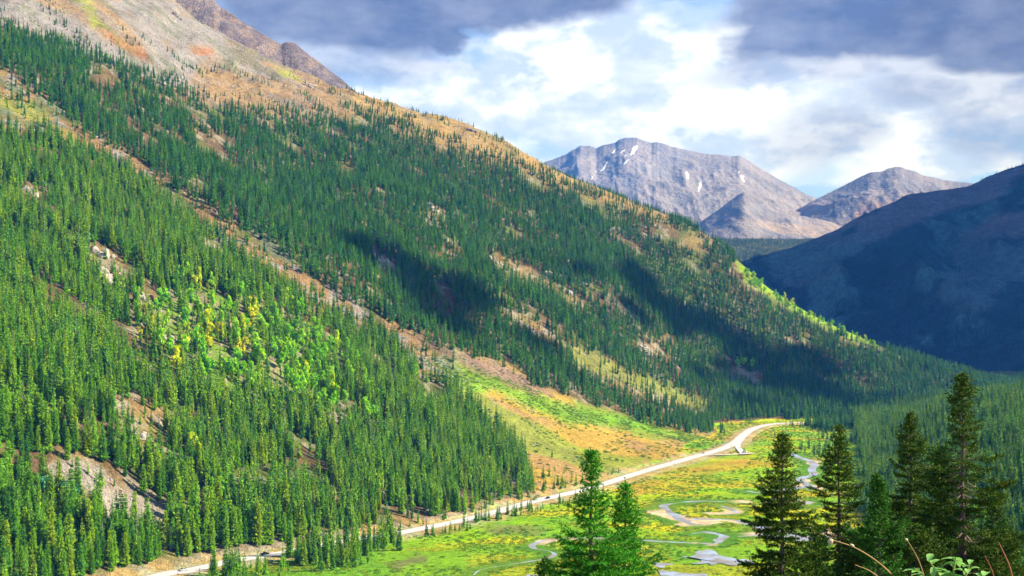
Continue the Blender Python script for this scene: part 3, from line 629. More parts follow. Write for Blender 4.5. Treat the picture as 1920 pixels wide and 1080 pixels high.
# ------------------------------------------------------------------ unseen clouds added to shade the right-hand mountain, valley end and hillside
def rock_geo(seed, sub=2):
    import bmesh
    bm = bmesh.new(); bmesh.ops.create_icosphere(bm, subdivisions=sub, radius=1); rg = np.random.default_rng(seed)
    pl = [(Vector(rg.normal(size=3)).normalized(), rg.uniform(.55, .9)) for _ in range(9)]
    for v in bm.verts:
        for nn, d in pl:
            k = v.co.dot(nn)-d
            if k > 0: v.co -= nn*k
        v.co *= 1+.08*(rg.random()-.5)
    V = [tuple(v.co) for v in bm.verts]; Fc = [tuple(q.index for q in f.verts) for f in bm.faces]; bm.free(); return V, Fc
def cloud(loc, sx, sy, sz, seed):
    import bmesh
    bm = bmesh.new(); bmesh.ops.create_icosphere(bm, subdivisions=5, radius=1)
    co_ = np.array([v.co[:] for v in bm.verts]); a = np.arctan2(co_[:, 1], co_[:, 0])
    r = 1+.35*(fbm(co_[:, 0]*2+9, co_[:, 1]*2+co_[:, 2]+7, seed, 5)-.5)+.10*(fbm(co_[:, 0]*9, co_[:, 1]*9+co_[:, 2]*3, seed+1, 3)-.5)
    for v, k in zip(bm.verts, r):
        v.co = Vector((v.co.x*k*sx, v.co.y*k*sy, (v.co.z if v.co.z > 0 else v.co.z*.35)*k*sz))
    me = bpy.data.meshes.new('cloud'); bm.to_mesh(me); bm.free(); me.materials.append(M['cloud'])
    me.polygons.foreach_set('use_smooth', [True]*len(me.polygons))
    o = link(bpy.data.objects.new('cloud', me)); o.location = loc; tag(o, 'broad unseen cloudbank added to shade the mountains', 'cloud', 'unseen shade clouds by the valley', 'stuff')
M['cloud'] = plain_mat('cloud_vapour', (.8, .8, .82), 1., .002, .1, 0)
def over(px, py, D, zc):
    """centre of a cloud at height zc whose shadow falls on this spot"""
    p = Vector(((px-960)/F*D, D, CAMH+(HZ-py)/F*D)); t = (zc-p.z)/SUN.z; return tuple(p+SUN*t)
cloud(over(1800, 520, 4000, 2900), 1350, 1650, 300, 1)
cloud(over(1480, 480, 4300, 2900), 650, 900, 250, 5)
def shade_wisps(loc, sx, sy, n, seed):  # unseen lumps with gaps, shaped to throw broken shade
    rg = np.random.default_rng(seed); V, Fc = [], []
    for k in range(n):
        v, f = rock_geo(seed*50+k, 3); m_ = len(V); r = rg.uniform(14, 46)*(1 if k % 4 else 1.7); dx, dy = rg.normal()*sx*.5, rg.normal()*sy*.5
        V += [(p[0]*r*1.5+dx, p[1]*r*.8+dy, p[2]*r*.35+rg.normal()*.5) for p in v]; Fc += [tuple(q+m_ for q in g) for g in f]
    o = link(bpy.data.objects.new('cloud', mesh_from('cloud', V, Fc, [M['cloud']], smooth=True))); o.location = loc; tag(o, 'torn unseen vapour wisps added to dapple the hillside with shade', 'cloud', 'unseen shade clouds by the valley', 'stuff')
shade_wisps(over(790, 575, 1500, 2200), 260, 70, 13, 9); shade_wisps(over(1420, 700, 1960, 2200), 480, 130, 44, 12)

# ------------------------------------------------------------------ tree prototypes (unit height)
def trunk_geo(r, h, seg=6, z0=-.03, lean=0, seed=0):
    V, Fc = [], []; rg = np.random.default_rng(seed); rows = 5
    for i in range(rows+1):
        t = i/rows
        for k in range(seg):
            a = 2*math.pi*k/seg; rr = r*(1-t*.9)*(1+.15*(rg.random()-.5))*(1.4 if i == 0 else 1)
            V.append((rr*math.cos(a)+lean*t*t, rr*math.sin(a), z0+(h-z0)*t))
    for i in range(rows):
        for k in range(seg): Fc.append((i*seg+k, i*seg+(k+1) % seg, (i+1)*seg+(k+1) % seg, (i+1)*seg+k))
    return V, Fc
def conifer_geo(seed, R=.1, levels=26, nb=7, base=.06, gap=.1, power=.75, sub=0):
    rg = np.random.default_rng(seed); V, Fc = [], []
    lop = rg.random(3)*6.28
    for i in range(levels):
        t = (i+rg.random()*.6)/levels; z = base+(1-base)*t
        prof = R*((1-t)**power)*(1+.18*math.sin(t*17+lop[0]))+.006
        if t < .12: prof *= .55+t*3.7
        n = max(4, int(round(nb*(1-.4*t)))); a0 = rg.random()*6.28
        for k in range(n):
            if rg.random() < gap: continue
            a = a0+2*math.pi*k/n+rg.normal()*.25; r = prof*(1+rg.normal()*.22)*(1+.12*math.sin(a*2+lop[1]+t*5))
            ca, sa = math.cos(a), math.sin(a); up = (.35-.75*(1-t))*r+rg.normal()*.004
            w = r*(.34+.12*rg.random()); dz = -.30*r-.006
            def pt(rad, side, zz): return (ca*rad-sa*side, sa*rad+ca*side, zz)
            b = len(V)
            V += [pt(0, 0, z+.006), pt(r*.6, w, z+up*.5+dz), pt(r, 0, z+up), pt(r*.6, -w, z+up*.5+dz), pt(r*.55, 0, z+up*.45+.008)]
            Fc += [(b, b+1, b+4), (b+4, b+1, b+2), (b, b+4, b+3), (b+4, b+2, b+3)]
            for q in range(sub):
                rr = r*(.55+.5*rg.random()); sd = w*(rg.random()-.5)*2.2; zz = z+up*.6+dz*.6*abs(sd)/w+rg.normal()*.003
                s2 = .016+.014*rg.random(); b = len(V)
                V += [pt(rr, sd, zz+.006), pt(rr+s2, sd+s2*.7, zz-.012), pt(rr+s2*1.5, sd-s2*.1, zz-.002), pt(rr+s2*.9, sd-s2*.7, zz-.012)]
                Fc += [(b, b+1, b+2), (b, b+2, b+3)]
    # leader
    b = len(V); V += [(.004, 0, .96), (-.004, .004, .96), (-.002, -.004, .96), (0, 0, 1.02)]; Fc += [(b, b+1, b+3), (b+1, b+2, b+3), (b+2, b, b+3)]
    return V, Fc
def broad_geo(seed, n=420, rx=.30, rz=.40, zc=.58, leaf=.060):
    rg = np.random.default_rng(seed); V, Fc = [], []
    cl = [(rg.normal(size=3)*np.array((rx*.45, rx*.45, rz*.5)), .45+.4*rg.random()) for _ in range(9)]
    for i in range(n):
        c, k = cl[rg.integers(9)]; d = rg.normal(size=3); d /= np.linalg.norm(d); p = c+d*np.array((rx, rx, rz*.7))*.55*k*(rg.random()**.3)
        p[2] += zc; a = rg.normal(size=3); a /= np.linalg.norm(a); b_ = np.cross(a, rg.normal(size=3)); b_ /= np.linalg.norm(b_); s = leaf*(.6+.8*rg.random())
        q = len(V); V += [tuple(p-a*s), tuple(p+b_*s*.7), tuple(p+a*s), tuple(p-b_*s*.7)]; Fc += [(q, q+1, q+2, q+3)]
    return V, Fc
def join_geo(A_, B_):
    n = len(A_[0]); return A_[0]+B_[0], A_[1]+[tuple(i+n for i in f) for f in B_[1]], [0]*len(A_[1])+[1]*len(B_[1])
def instancer(name, pts, rots, scls, idx, protos):
    """one object whose points each carry one prototype mesh"""
    col = bpy.data.collections.new(name+'_sources')
    for i, me in enumerate(protos):
        o = bpy.data.objects.new('source_%03d' % i, me); col.objects.link(o)
    me = bpy.data.meshes.new(name); n = len(pts); me.vertices.add(n); me.vertices.foreach_set('co', np.asarray(pts, np.float32).reshape(-1))
    a = me.attributes.new('rot', 'FLOAT_VECTOR', 'POINT'); a.data.foreach_set('vector', np.asarray(rots, np.float32).reshape(-1))
    a = me.attributes.new('scl', 'FLOAT_VECTOR', 'POINT'); a.data.foreach_set('vector', np.asarray(scls, np.float32).reshape(-1))
    a = me.attributes.new('idx', 'INT', 'POINT'); a.data.foreach_set('value', np.asarray(idx, np.int32))
    o = link(bpy.data.objects.new(name, me)); ng = bpy.data.node_groups.new(name, 'GeometryNodeTree')
    ng.interface.new_socket('Geometry', in_out='INPUT', socket_type='NodeSocketGeometry'); ng.interface.new_socket('Geometry', in_out='OUTPUT', socket_type='NodeSocketGeometry')
    gi = ng.nodes.new('NodeGroupInput'); go = ng.nodes.new('NodeGroupOutput'); ip = ng.nodes.new('GeometryNodeInstanceOnPoints')
    ci = ng.nodes.new('GeometryNodeCollectionInfo'); ci.inputs[0].default_value = col; ci.inputs[1].default_value = True; ci.inputs[2].default_value = True
    def att(nm, typ):
        q = ng.nodes.new('GeometryNodeInputNamedAttribute'); q.data_type = typ; q.inputs[0].default_value = nm; return next(s for s in q.outputs if s.enabled and s.name == 'Attribute')
    L = ng.links.new
    L(gi.outputs[0], ip.inputs['Points']); L(ci.outputs[0], ip.inputs['Instance']); ip.inputs['Pick Instance'].default_value = True
    L(att('idx', 'INT'), ip.inputs['Instance Index']); L(att('scl', 'FLOAT_VECTOR'), ip.inputs['Scale'])
    er = ng.nodes.new('FunctionNodeEulerToRotation'); L(att('rot', 'FLOAT_VECTOR'), er.inputs[0]); L(er.outputs[0], ip.inputs['Rotation'])
    L(ip.outputs[0], go.inputs[0])
    md = o.modifiers.new('scatter', 'NODES'); md.node_group = ng
    return o
NP = 7
FULL, CROWN, TRUNK = [], [], []
for ii in range(NP*2):
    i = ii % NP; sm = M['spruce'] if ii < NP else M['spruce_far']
    R = [.080, .088, .10, .084, .11, .092, .125][i]
    cg = conifer_geo(100+i, R, 26, 7, .05+.03*(i % 3), .1+.03*(i % 3), .62+.07*(i % 3)); tg = trunk_geo(.011, .95, 5, -.03, 0, i)
    v, f, mi = join_geo(cg, tg); FULL.append(mesh_from('spruce_whole', v, f, [sm, M['bark']], mi))
    fg = conifer_geo(100+i, R, 34, 9, .05+.03*(i % 3), .08, .62+.07*(i % 3), sub=3)
    CROWN.append(mesh_from('spruce_crown', *fg, [sm])); TRUNK.append(mesh_from('spruce_trunk', *tg, [M['bark']]))
def snag_geo(seed):
    V, Fc = trunk_geo(.010, 1., 5, -.03, .01, seed); rg = np.random.default_rng(seed); tv, tf = [], []
    for i in range(70):
        z = .12+.86*rg.random(); a = rg.random()*6.28; r = .055*(1.05-z)**.6*(.5+.8*rg.random()); b = len(tv); ca, sa = math.cos(a), math.sin(a); w = .004
        tv += [(0, 0, z+w), (0, 0, z-w), (ca*r, sa*r, z-r*.3), (ca*r*.6-sa*w*3, sa*r*.6+ca*w*3, z-r*.5)]; tf += [(b, b+1, b+2), (b, b+2, b+3)]
    return (V, Fc), (tv, tf)
SNAG = []
for i in range(3):
    a_, b_ = snag_geo(300+i); SNAG.append((mesh_from('snag_trunk', *a_, [M['snag']]), mesh_from('snag_twigs', *b_, [M['snag']])))
ASP = {}
for nm, k in (('aspen_green', 0), ('aspen_yellow', 1), ('aspen_teal', 2)):
    for j in range(3):
        ASP[nm, j] = (mesh_from(nm+'_crown', *broad_geo(400+k*10+j, 560, .24+.04*(j % 2)+.05*(k == 2), .42, .56), [M[nm]]), mesh_from('aspen_trunk', *trunk_geo(.013, .8, 5, -.04, .02, j), [M['aspen_bark']]))

# ------------------------------------------------------------------ conifers: candidate spots over all the wooded ground
rd_pts = ROADL
def scatter(sp, x0, x1, y0, y1, seed):
    rg = np.random.default_rng(seed); X, Y = np.meshgrid(np.arange(x0, x1, sp), np.arange(y0, y1, sp*.9)); X = X+((np.arange(X.shape[0]) % 2)*sp*.5)[:, None]
    X = X.ravel()+rg.normal(size=X.size)*sp*.26; Y = Y.ravel()+rg.normal(size=Y.size)*sp*.26
    k = np.abs(X/np.maximum(Y, 50)) < .56; return X[k], Y[k], rg
T = []   # x, y, z, height, kind index, zone
def add_trees(X, Y, Z, H, zone, rg, idx=None):
    ii = rg.integers(0, NP, len(X)) if idx is None else idx
    for a in zip(X, Y, Z, H, ii, [zone]*len(X), rg.random(len(X))*6.28): T.append(a)
for (sp, x0, x1, y0, y1, which) in ((4.9, -760, 300, 560, 1420, 0), (5.7, -1000, 1150, 1000, 2560, 1)):
    X, Y, rg = scatter(sp, x0, x1, y0, y1, 11+which)
    Zs = height(X, Y); hh = hill_h(X, Y); px, py = pix(X, Y, Zs); rd = line_d(X, Y, rd_pts)
    nm = near_mass(px, py)&(Y < 1420)
    ok = (hh > 2.5)&(rd > 13+6*RNG.random(len(X)))&(nm if which == 0 else ~nm)&(X > -1e4)
    X, Y, Zs, px, py, rd = [q[ok] for q in (X, Y, Zs, px, py, rd)]
    d = forest_density(X, Y, Zs, px, py, rd)
    ok = rg.random(len(X)) < d*.97
    X, Y, Zs, px, py, d, rd = [q[ok] for q in (X, Y, Zs, px, py, d, rd)]
    tl = poly_sd(px, py, TREELINE)
    hgt = (17+8*fbm(X/50, Y/50, 5, 3)) if which == 0 else (14.5+7*fbm(X/60, Y/60, 5, 3))
    hgt = hgt*np.clip(.7+tl/130, .6, 1)*(.48+.70*rg.random(len(X))**.8)*(.7+.3*np.clip(d*1.6, 0, 1))
    if which == 0: hgt = hgt*(1+.22*sstep(950, 700, Y))*(.75+.25*sstep(12, 40, rd))
    add_trees(X, Y, Zs, hgt, 'near' if which == 0 else 'far', rg)
# right-hand slope and the woods at the far end of the flats
X, Y, rg = scatter(5.2, 120, 1200, 420, 2500, 41); s_ = (X-262)*.968-(Y-930)*.251; Zs = height(X, Y)
ok = (s_ > -14+18*fbm(X/40, Y/40, 3, 3))&(hill_h(X, Y) < 2)&(fbm(X/30, Y/30, 14, 3) > .30); px, py = pix(X, Y, Zs)
ok &= (mound_h(X, Y) < Zs-4)
X, Y, Zs = X[ok], Y[ok], Zs[ok]; add_trees(X, Y, Zs, (13+8*fbm(X/50, Y/50, 5, 3))*(.65+.5*rg.random(len(X))), 'right', rg)
X, Y, rg = scatter(5.6, 330, 800, 1560, 2300, 43); s_ = (X-262)*.968-(Y-930)*.251; Zs = height(X, Y); px, py = pix(X, Y, Zs); rd = line_d(X, Y, rd_pts)
w1 = poly_sd(px, py, [(1470, 788), (1530, 786), (1640, 786), (1640, 776), (1470, 778)])
w2 = poly_sd(px, py+(fbm(X/20, Y/20, 3)-.5)*6, [(1560, 812), (1600, 803), (1660, 800), (1660, 795.5), (1545, 795.5), (1500, 797), (1530, 805)])
ok = (hill_h(X, Y) < 3)&(s_ < 0)&(rd > 9)&((Y > 1830)|(w2 > 0)|((w1 > 0)&(rg.random(len(X)) < .8))); X, Y, Zs = X[ok], Y[ok], Zs[ok]
add_trees(X, Y, Zs, 12+7*rg.random(len(X)), 'floor', rg)
# single trees and small stands read off the photograph, each set on the ground where it stands: (foot x, foot y, height m, zone)
rg = np.random.default_rng(77)
spots = []
def stand(poly, n, h0, h1, zone):
    xs = [p[0] for p in poly]; ys = [p[1] for p in poly]; c = 0; g = 0
    while c < n and g < 4000:
        g += 1; a, b = rg.uniform(min(xs), max(xs)), rg.uniform(min(ys), max(ys))
        if poly_sd(np.array([a]), np.array([b]), poly)[0] > 0: spots.append((a, b, rg.uniform(h0, h1), zone)); c += 1
stand([(700, 1003), (760, 988), (1000, 925), (1060, 905), (1060, 917), (1000, 934), (860, 970), (700, 1010)], 42, 4, 10, 'roadside')
stand([(790, 1000), (880, 984), (1000, 956), (1080, 936), (1130, 924), (1140, 930), (1040, 955), (900, 990), (800, 1012)], 34, 4, 9, 'roadside')
stand([(880, 980), (1000, 950), (1000, 962), (900, 984)], 26, 6, 11, 'roadside')
stand([(600, 1028), (700, 1015), (760, 1005), (755, 1030), (700, 1056), (640, 1070), (590, 1076)], 60, 9, 17, 'bank')
stand([(540, 1046), (640, 1026), (740, 1010), (745, 1030), (640, 1056), (560, 1064)], 46, 13, 23, 'bank'); stand([(395, 1078), (465, 1066), (470, 1084), (400, 1096)], 12, 10, 18, 'bank'); stand([(370, 1083), (590, 1046), (620, 1080), (520, 1100), (360, 1120)], 40, 6, 16, 'bank')
stand([(1490, 852), (1545, 862), (1552, 846), (1500, 838)], 20, 9, 15, 'streamside'); stand([(1545, 866), (1590, 872), (1590, 840), (1548, 838)], 22, 8, 16, 'streamside')
stand([(1462, 800), (1620, 799), (1620, 795.5), (1470, 796)], 26, 7, 11, 'streamside'); stand([(1530, 822), (1600, 836), (1600, 812), (1545, 812)], 22, 9, 15, 'streamside')
stand([(1200, 780), (1332, 806), (1340, 795), (1240, 776)], 16, 8, 14, 'fanside'); stand([(1344, 800), (1362, 806), (1362, 814), (1345, 812)], 10, 7, 13, 'fanside')
for p in [(1045, 910, 9), (1052, 918, 10), (1060, 916, 8), (1072, 905, 9), (1080, 912, 11), (1092, 908, 10), (1030, 892, 9), (1018, 898, 12), (1022, 920, 13), (1040, 884, 6), (1035, 858, 8), (1150, 885, 6), (1160, 888, 6), (1140, 892, 5), (1148, 890, 7),
          (1240, 864, 3), (1255, 860, 4), (1272, 857, 3), (1220, 872, 3), (1206, 878, 3), (1225, 858, 3), (1108, 952, 6), (1122, 948, 6), (1135, 944, 4), (1008, 958, 5), (1018, 955, 6), (872, 1034, 6), (901, 1034, 5), (870, 985, 9),
          (846, 999, 7), (876, 996, 9), (800, 1006, 11), (812, 1003, 8), (1453, 818, 9), (1478, 826, 8), (1513, 806, 7), (1520, 798, 8), (1413, 826, 3), (1500, 802, 8), (1540, 800, 9), (1550, 804, 8)]: spots.append((*p, 'single'))
for p in [(136, 880, 7), (165, 892, 8), (190, 916, 14), (148, 905, 6), (214, 914, 6), (219, 942, 6), (292, 925, 11), (186, 900, 5)]: spots.append((*p, 'scree'))
for p in [(388, 138, 9), (396, 136, 12), (402, 134, 11), (407, 138, 10), (392, 140, 8), (412, 128, 9), (384, 130, 6), (404, 128, 10), (445, 148, 9), (450, 146, 7), (510, 150, 9), (516, 152, 8), (522, 154, 6), (552, 134, 6), (592, 154, 5), (585, 149, 5), (545, 135, 4),
          (112, 22, 5), (120, 25, 5), (655, 172, 7), (662, 175, 8), (672, 178, 8), (708, 212, 12), (712, 210, 9), (745, 195, 3), (748, 196, 3), (763, 205, 3), (790, 213, 3), (802, 213, 3), (693, 190, 4), (870, 250, 7),
          (735, 222, 7), (742, 225, 8), (752, 228, 6), (760, 232, 8), (768, 236, 10), (775, 240, 9), (780, 243, 7), (980, 293, 5), (990, 297, 5), (1000, 303, 4)]: spots.append((*p, 'alpine'))
for i in range(60):
    a = rg.uniform(1030, 1330); spots.append((a, np.interp(a, [1030, 1130, 1210, 1290, 1330], [330, 366, 400, 432, 450])+rg.uniform(1, 9), rg.uniform(7, 13), 'crest'))
for i in range(190):
    a = rg.uniform(1340, 1900); spots.append((a, np.interp(a, [1340, 1400, 1450, 1520, 1600, 1700, 1790, 1900], [462, 512, 556, 594, 636, 680, 708, 732])+rg.uniform(1, 8), rg.uniform(9, 15), 'crest'))
for a, b, h, zn in spots:
    x, y, z = hit(a, b)
    if poly_sd(np.array([a]), np.array([b]), CLEARS[-2][0])[0] > -4: continue
    if zn == 'bank' and (line_d(np.array([x]), np.array([y]), rd_pts)[0] < 9.5): continue
    if zn in ('roadside', 'single') and line_d(np.array([x]), np.array([y]), rd_pts)[0] < 8.5: continue
    T.append((x, y, z, h*(.92 if y > 1e9 else 1), 4+2*(rg.random() < .5) if zn in ('single', 'roadside', 'alpine', 'scree') else int(rg.integers(0, NP)), zn, rg.random()*6.28))
# how much of each tree the photograph's viewpoint shows: nearest first over a coarse raster
T.sort(key=lambda a: a[1])
RW, RH = 960, 540; own = np.full((RH, RW), -1, np.int32)
vis = np.zeros(len(T))
for i, (x, y, z, h, k, zn, r) in enumerate(T):
    pxx, pyb = pix(x, y, z); pyt = pyb-F*h/y; pxx = float(pxx)/2; b_ = float(pyb)/2; t_ = float(pyt)/2
    if pxx < -10 or pxx > RW+10 or t_ > RH or b_ < 0: continue
    wv = F*h*.085/y/2
    for row in range(max(0, int(t_)), min(RH, int(b_)+1)):
        ww = wv*(row-t_)/(b_-t_+1e-6)+.3; a0, a1 = max(0, int(pxx-ww)), min(RW, int(pxx+ww)+1)
        if a1 > a0:
            seg = own[row, a0:a1]; m_ = seg < 0
            if m_.any(): seg[m_] = i; vis[i] += m_.sum()
order = np.argsort(-vis); single = set(order[:300].tolist()); 
# trees read off by hand that stand alone count first
ZL = {'near': ('tall narrow spruce standing in the dense wood on the near hillside', 'spruces of the near hillside wood'),
      'far': ('slender dark spruce standing in the wood on the far hillside', 'spruces of the far hillside wood'),
      'right': ('dark green spruce standing in the wood on the slope beyond the stream', 'spruces of the slope beyond the stream'),
      'floor': ('dark spruce at the foot of the hill where the road ends', 'spruces at the far end of the flats'),
      'roadside': ('short bushy spruce growing beside the pale road', 'small spruces along the road'),
      'bank': ('leafy green spruce on the bank between road and meadow', 'spruces on the bank below the road'),
      'streamside': ('dark spruce in the small stand by the stream bend', 'spruces by the stream bend'),
      'fanside': ('dark spruce at the edge of the shrubby fan', 'spruces at the edge of the fan'),
      'single': ('small spruce standing apart on open ground near the road', 'lone spruces near the road'),
      'scree': ('small spruce rooted in the grey scree patch', 'spruces on the grey scree'),
      'alpine': ('stunted dark spruce high on the bare tan slope', 'spruces above the tree line'),
      'crest': ('dark spruce on the crest line of the hill', 'spruces along the hill crest')}
FARZ = ('far', 'floor', 'alpine', 'crest', 'fanside')
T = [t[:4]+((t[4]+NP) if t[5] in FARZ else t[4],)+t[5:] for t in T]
rest = []
for i, (x, y, z, h, k, zn, r) in enumerate(T):
    if i in single:
        o = empty('spruce_tree', (x, y, z-.2), r); o.scale = (h, h, h); tag(o, ZL[zn][0], 'tree', ZL[zn][1])
        link(bpy.data.objects.new('crown', CROWN[k]), o); link(bpy.data.objects.new('trunk', TRUNK[k]), o)
    else: rest.append((x, y, z, h, k, r))
rest = np.array(rest); rg = np.random.default_rng(5)
wd = .9+.3*rg.random(len(rest))
fo = instancer('spruce_forest', rest[:, :3]-np.array((0, 0, .2)), np.stack([rg.normal(size=len(rest))*.02, rg.normal(size=len(rest))*.02, rest[:, 5]], 1), np.stack([rest[:, 3]*wd, rest[:, 3]*wd, rest[:, 3]], 1), rest[:, 4].astype(int), FULL)
tag(fo, 'dense spruce wood covering both hillsides above the road', 'forest', kind='stuff')
print('conifers', len(T), 'rest', len(rest), 'vis300', vis[order[299]])

# far woods on the shaded mountain and the hill at the valley head
FARP = [mesh_from('far_spruce', *join_geo(conifer_geo(700+i, .13, 9, 5, .02, .05, .8), trunk_geo(.012, .9, 4))[:2], [M['hazed_spruce']]) for i in range(3)]
def far_woods(name, G, n, dens, label, h0, h1, seed):
    X, Y, Z, px, py, T_ = G; rg = np.random.default_rng(seed)
    ok = (T_ < 1.02)&(T_ > .02)&(px > 1250)&(px < 2150); R_, C_ = np.nonzero(ok)
    wgt = (Y[ok]**2)*0+dens(X[ok], Y[ok], px[ok], py[ok]); wgt /= wgt.sum(); c = rg.choice(len(R_), n, p=wgt)
    r, q = R_[c], C_[c]; r2, q2 = np.minimum(r+1, X.shape[0]-1), np.minimum(q+1, X.shape[1]-1); a, b = rg.random(n), rg.random(n)
    def il(A): return A[r, q]*(1-a)*(1-b)+A[r2, q]*a*(1-b)+A[r, q2]*(1-a)*b+A[r2, q2]*a*b
    x, y, z = il(X), il(Y), il(Z); h = rg.uniform(h0, h1, n)
    o = instancer(name, np.stack([x, y, z-.5], 1), np.stack([x*0, x*0, rg.random(n)*6.28], 1), np.stack([h, h, h], 1), rg.integers(0, 3, n), FARP)
    tag(o, label, 'forest', kind='stuff')
def dn(X, Y, px, py):
    b = bare_mask(px, py, X, Y); p_ = fbm(X/70, Y/170, 6, 4)
    return (1-b)*np.where(p_ > .46, .12, 1)*(py < 760)+.015
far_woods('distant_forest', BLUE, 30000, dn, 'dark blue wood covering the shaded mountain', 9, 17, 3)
far_woods('distant_forest', BENCH, 7000, lambda X, Y, px, py: np.ones(len(px))*(px < 1560)+1e-6, 'hazy wood on the low hill at the valley head', 12, 20, 4)

# ------------------------------------------------------------------ aspens and dead trees
rg = np.random.default_rng(99); nasp = 0
def aspens(poly, n, kinds, h0, h1, label, group, fat=1.0):
    global nasp
    xs = [p[0] for p in poly]; ys = [p[1] for p in poly]; c = 0; g = 0
    while c < n and g < 5000:
        g += 1; a, b = rg.uniform(min(xs), max(xs)), rg.uniform(min(ys), max(ys))
        if poly_sd(np.array([a]), np.array([b]), poly)[0] < 0: continue
        x, y, z = hit(a, b); kd = kinds[rg.integers(len(kinds))]; j = int(rg.integers(3)); h = rg.uniform(h0, h1)
        o = empty('aspen_tree' if kd != 'aspen_teal' else 'willow_tree', (x, y, z-.2), rg.random()*6.28); f_ = .85*fat*rg.uniform(.8, 1.15); o.scale = (h*f_, h*f_, h)
        lab, gr = (label, group) if kd != 'aspen_yellow' else (label.replace('bright green', 'golden yellow').replace('lime green', 'golden yellow'), group.replace('green', 'yellow'))
        tag(o, lab, 'tree', gr)
        link(bpy.data.objects.new('crown', ASP[kd, j][0]), o); link(bpy.data.objects.new('trunk', ASP[kd, j][1]), o); c += 1; nasp += 1
G_, Y_, T_ = 'aspen_green', 'aspen_yellow', 'aspen_teal'
aspens([(250, 560), (330, 520), (400, 540), (540, 570), (650, 640), (700, 740), (650, 790), (560, 780), (430, 740), (300, 690)], 122, [G_, G_, G_, G_, G_, Y_], 14, 20, 'bright green aspen among the spruces on the near hillside', 'green aspens on the near hillside')
aspens([(355, 600), (420, 590), (430, 680), (380, 700)], 8, [Y_], 13, 17, 'bright green aspen in the autumn patch by the near hillside rocks', 'green aspens by the near hillside rocks')
aspens([(540, 640), (610, 670), (640, 740), (560, 740)], 26, [G_], 14, 19, 'bright green aspen low in the near hillside grove', 'green aspens low in the near hillside grove')
aspens([(225, 560), (290, 590), (300, 640), (240, 640)], 10, [G_, Y_], 9, 12, 'bright green aspen beside the pale rock outcrop', 'green aspens beside the outcrop')
aspens([(690, 730), (715, 750), (705, 800), (680, 790)], 8, [G_], 13, 17, 'bright green aspen squeezed between spruces above the meadow', 'green aspens above the meadow')
aspens([(350, 850), (385, 860), (382, 885), (358, 880)], 6, [Y_], 12, 15, 'bright green aspen above the scree patch', 'green aspens above the scree')
aspens([(385, 905), (435, 915), (440, 950), (400, 955)], 13, [G_], 13, 17, 'bright green aspen in the leafy clump beside the scree', 'green aspens beside the scree')
aspens([(50, 925), (130, 930), (150, 965), (60, 960)], 24, [T_], 9, 13, 'bluish green willow at the left end of the scree', 'willows at the end of the scree', 1.25)
aspens([(1378, 676), (1412, 682), (1412, 694), (1382, 692)], 10, [G_], 11, 15, 'lime green aspen in the small clump on the far hillside', 'green aspens on the far hillside', 1.2)
aspens([(1392, 505), (1430, 528), (1500, 572), (1600, 622), (1650, 650), (1650, 658), (1590, 634), (1500, 592), (1420, 545), (1385, 520)], 92, [G_, G_, G_, Y_], 9, 13, 'lime green aspen on the ridge edge before the shaded mountain', 'green aspens along the ridge edge', 1.25)
cand = [t for i, t in enumerate(T) if i not in single and vis[i] > 10 and t[5] in ('near', 'far')]
for t in [cand[i] for i in rg.choice(len(cand), 150, replace=False)]:
    o = empty('dead_tree', (t[0]+2, t[1]-3, float(height(t[0]+2, t[1]-3))-.2), t[6]); o.scale = (t[3]*1.02,)*3
    tag(o, 'grey dead conifer standing among the green spruces', 'tree', 'dead conifers on the hillsides'); j = int(rg.integers(3))
    link(bpy.data.objects.new('trunk', SNAG[j][0]), o); link(bpy.data.objects.new('crown', SNAG[j][1]), o)

# ------------------------------------------------------------------ scrub, loose stones, outcrops
def shrub_proto(seed, n, mat, flatn=.55, leaf=.13):
    rg = np.random.default_rng(seed); V, Fc = [], []
    for i in range(n):
        a = rg.random()*6.28; el_ = math.asin(rg.random()); r = .55+.45*rg.random(); p = np.array((math.cos(a)*math.cos(el_)*r, math.sin(a)*math.cos(el_)*r, math.sin(el_)*r*flatn+.05))
        d = rg.normal(size=3); d /= np.linalg.norm(d); e = np.cross(d, rg.normal(size=3)); e /= np.linalg.norm(e); s = leaf*(.6+.8*rg.random()); q = len(V)
        V += [tuple(p-d*s), tuple(p+e*s*.7), tuple(p+d*s), tuple(p-e*s*.7)]; Fc.append((q, q+1, q+2, q+3))
    return mesh_from('shrub_clump', V, Fc, [mat])
SH = [shrub_proto(800+i, 110, M['shrub']) for i in range(4)]
M['shrub_olive'] = leaf_mat('meadow_sedge', [(.22, .34, .015), (.34, .42, .015), (.50, .44, .015), (.56, .38, .02)], .3, .2)
M['shrub_teal'] = leaf_mat('juniper', [(.03, .14, .05), (.06, .20, .06), (.10, .22, .05)], .3, .1)
SO = [shrub_proto(820+i, 90, M['shrub_olive'], .4) for i in range(3)]; SJ = [shrub_proto(840+i, 100, M['shrub_teal'], .6) for i in range(3)]
def scrub(name, x0, x1, y0, y1, sp, dens, s0, s1, protos, label, cat, seed):
    X, Y, rg = scatter(sp, x0, x1, y0, y1, seed); Z = height(X, Y); px, py = pix(X, Y, Z); d = dens(X, Y, Z, px, py); ok = rg.random(len(X)) < d
    X, Y, Z = X[ok], Y[ok], Z[ok]; n = len(X); s = rg.uniform(s0, s1, n)
    o = instancer(name, np.stack([X, Y, Z-.1], 1), np.stack([X*0, X*0, rg.random(n)*6.28], 1), np.stack([s, s, s*rg.uniform(.6, 1.1, n)], 1), rg.integers(0, len(protos), n), protos)
    tag(o, label, cat, kind='stuff'); print(name, n)
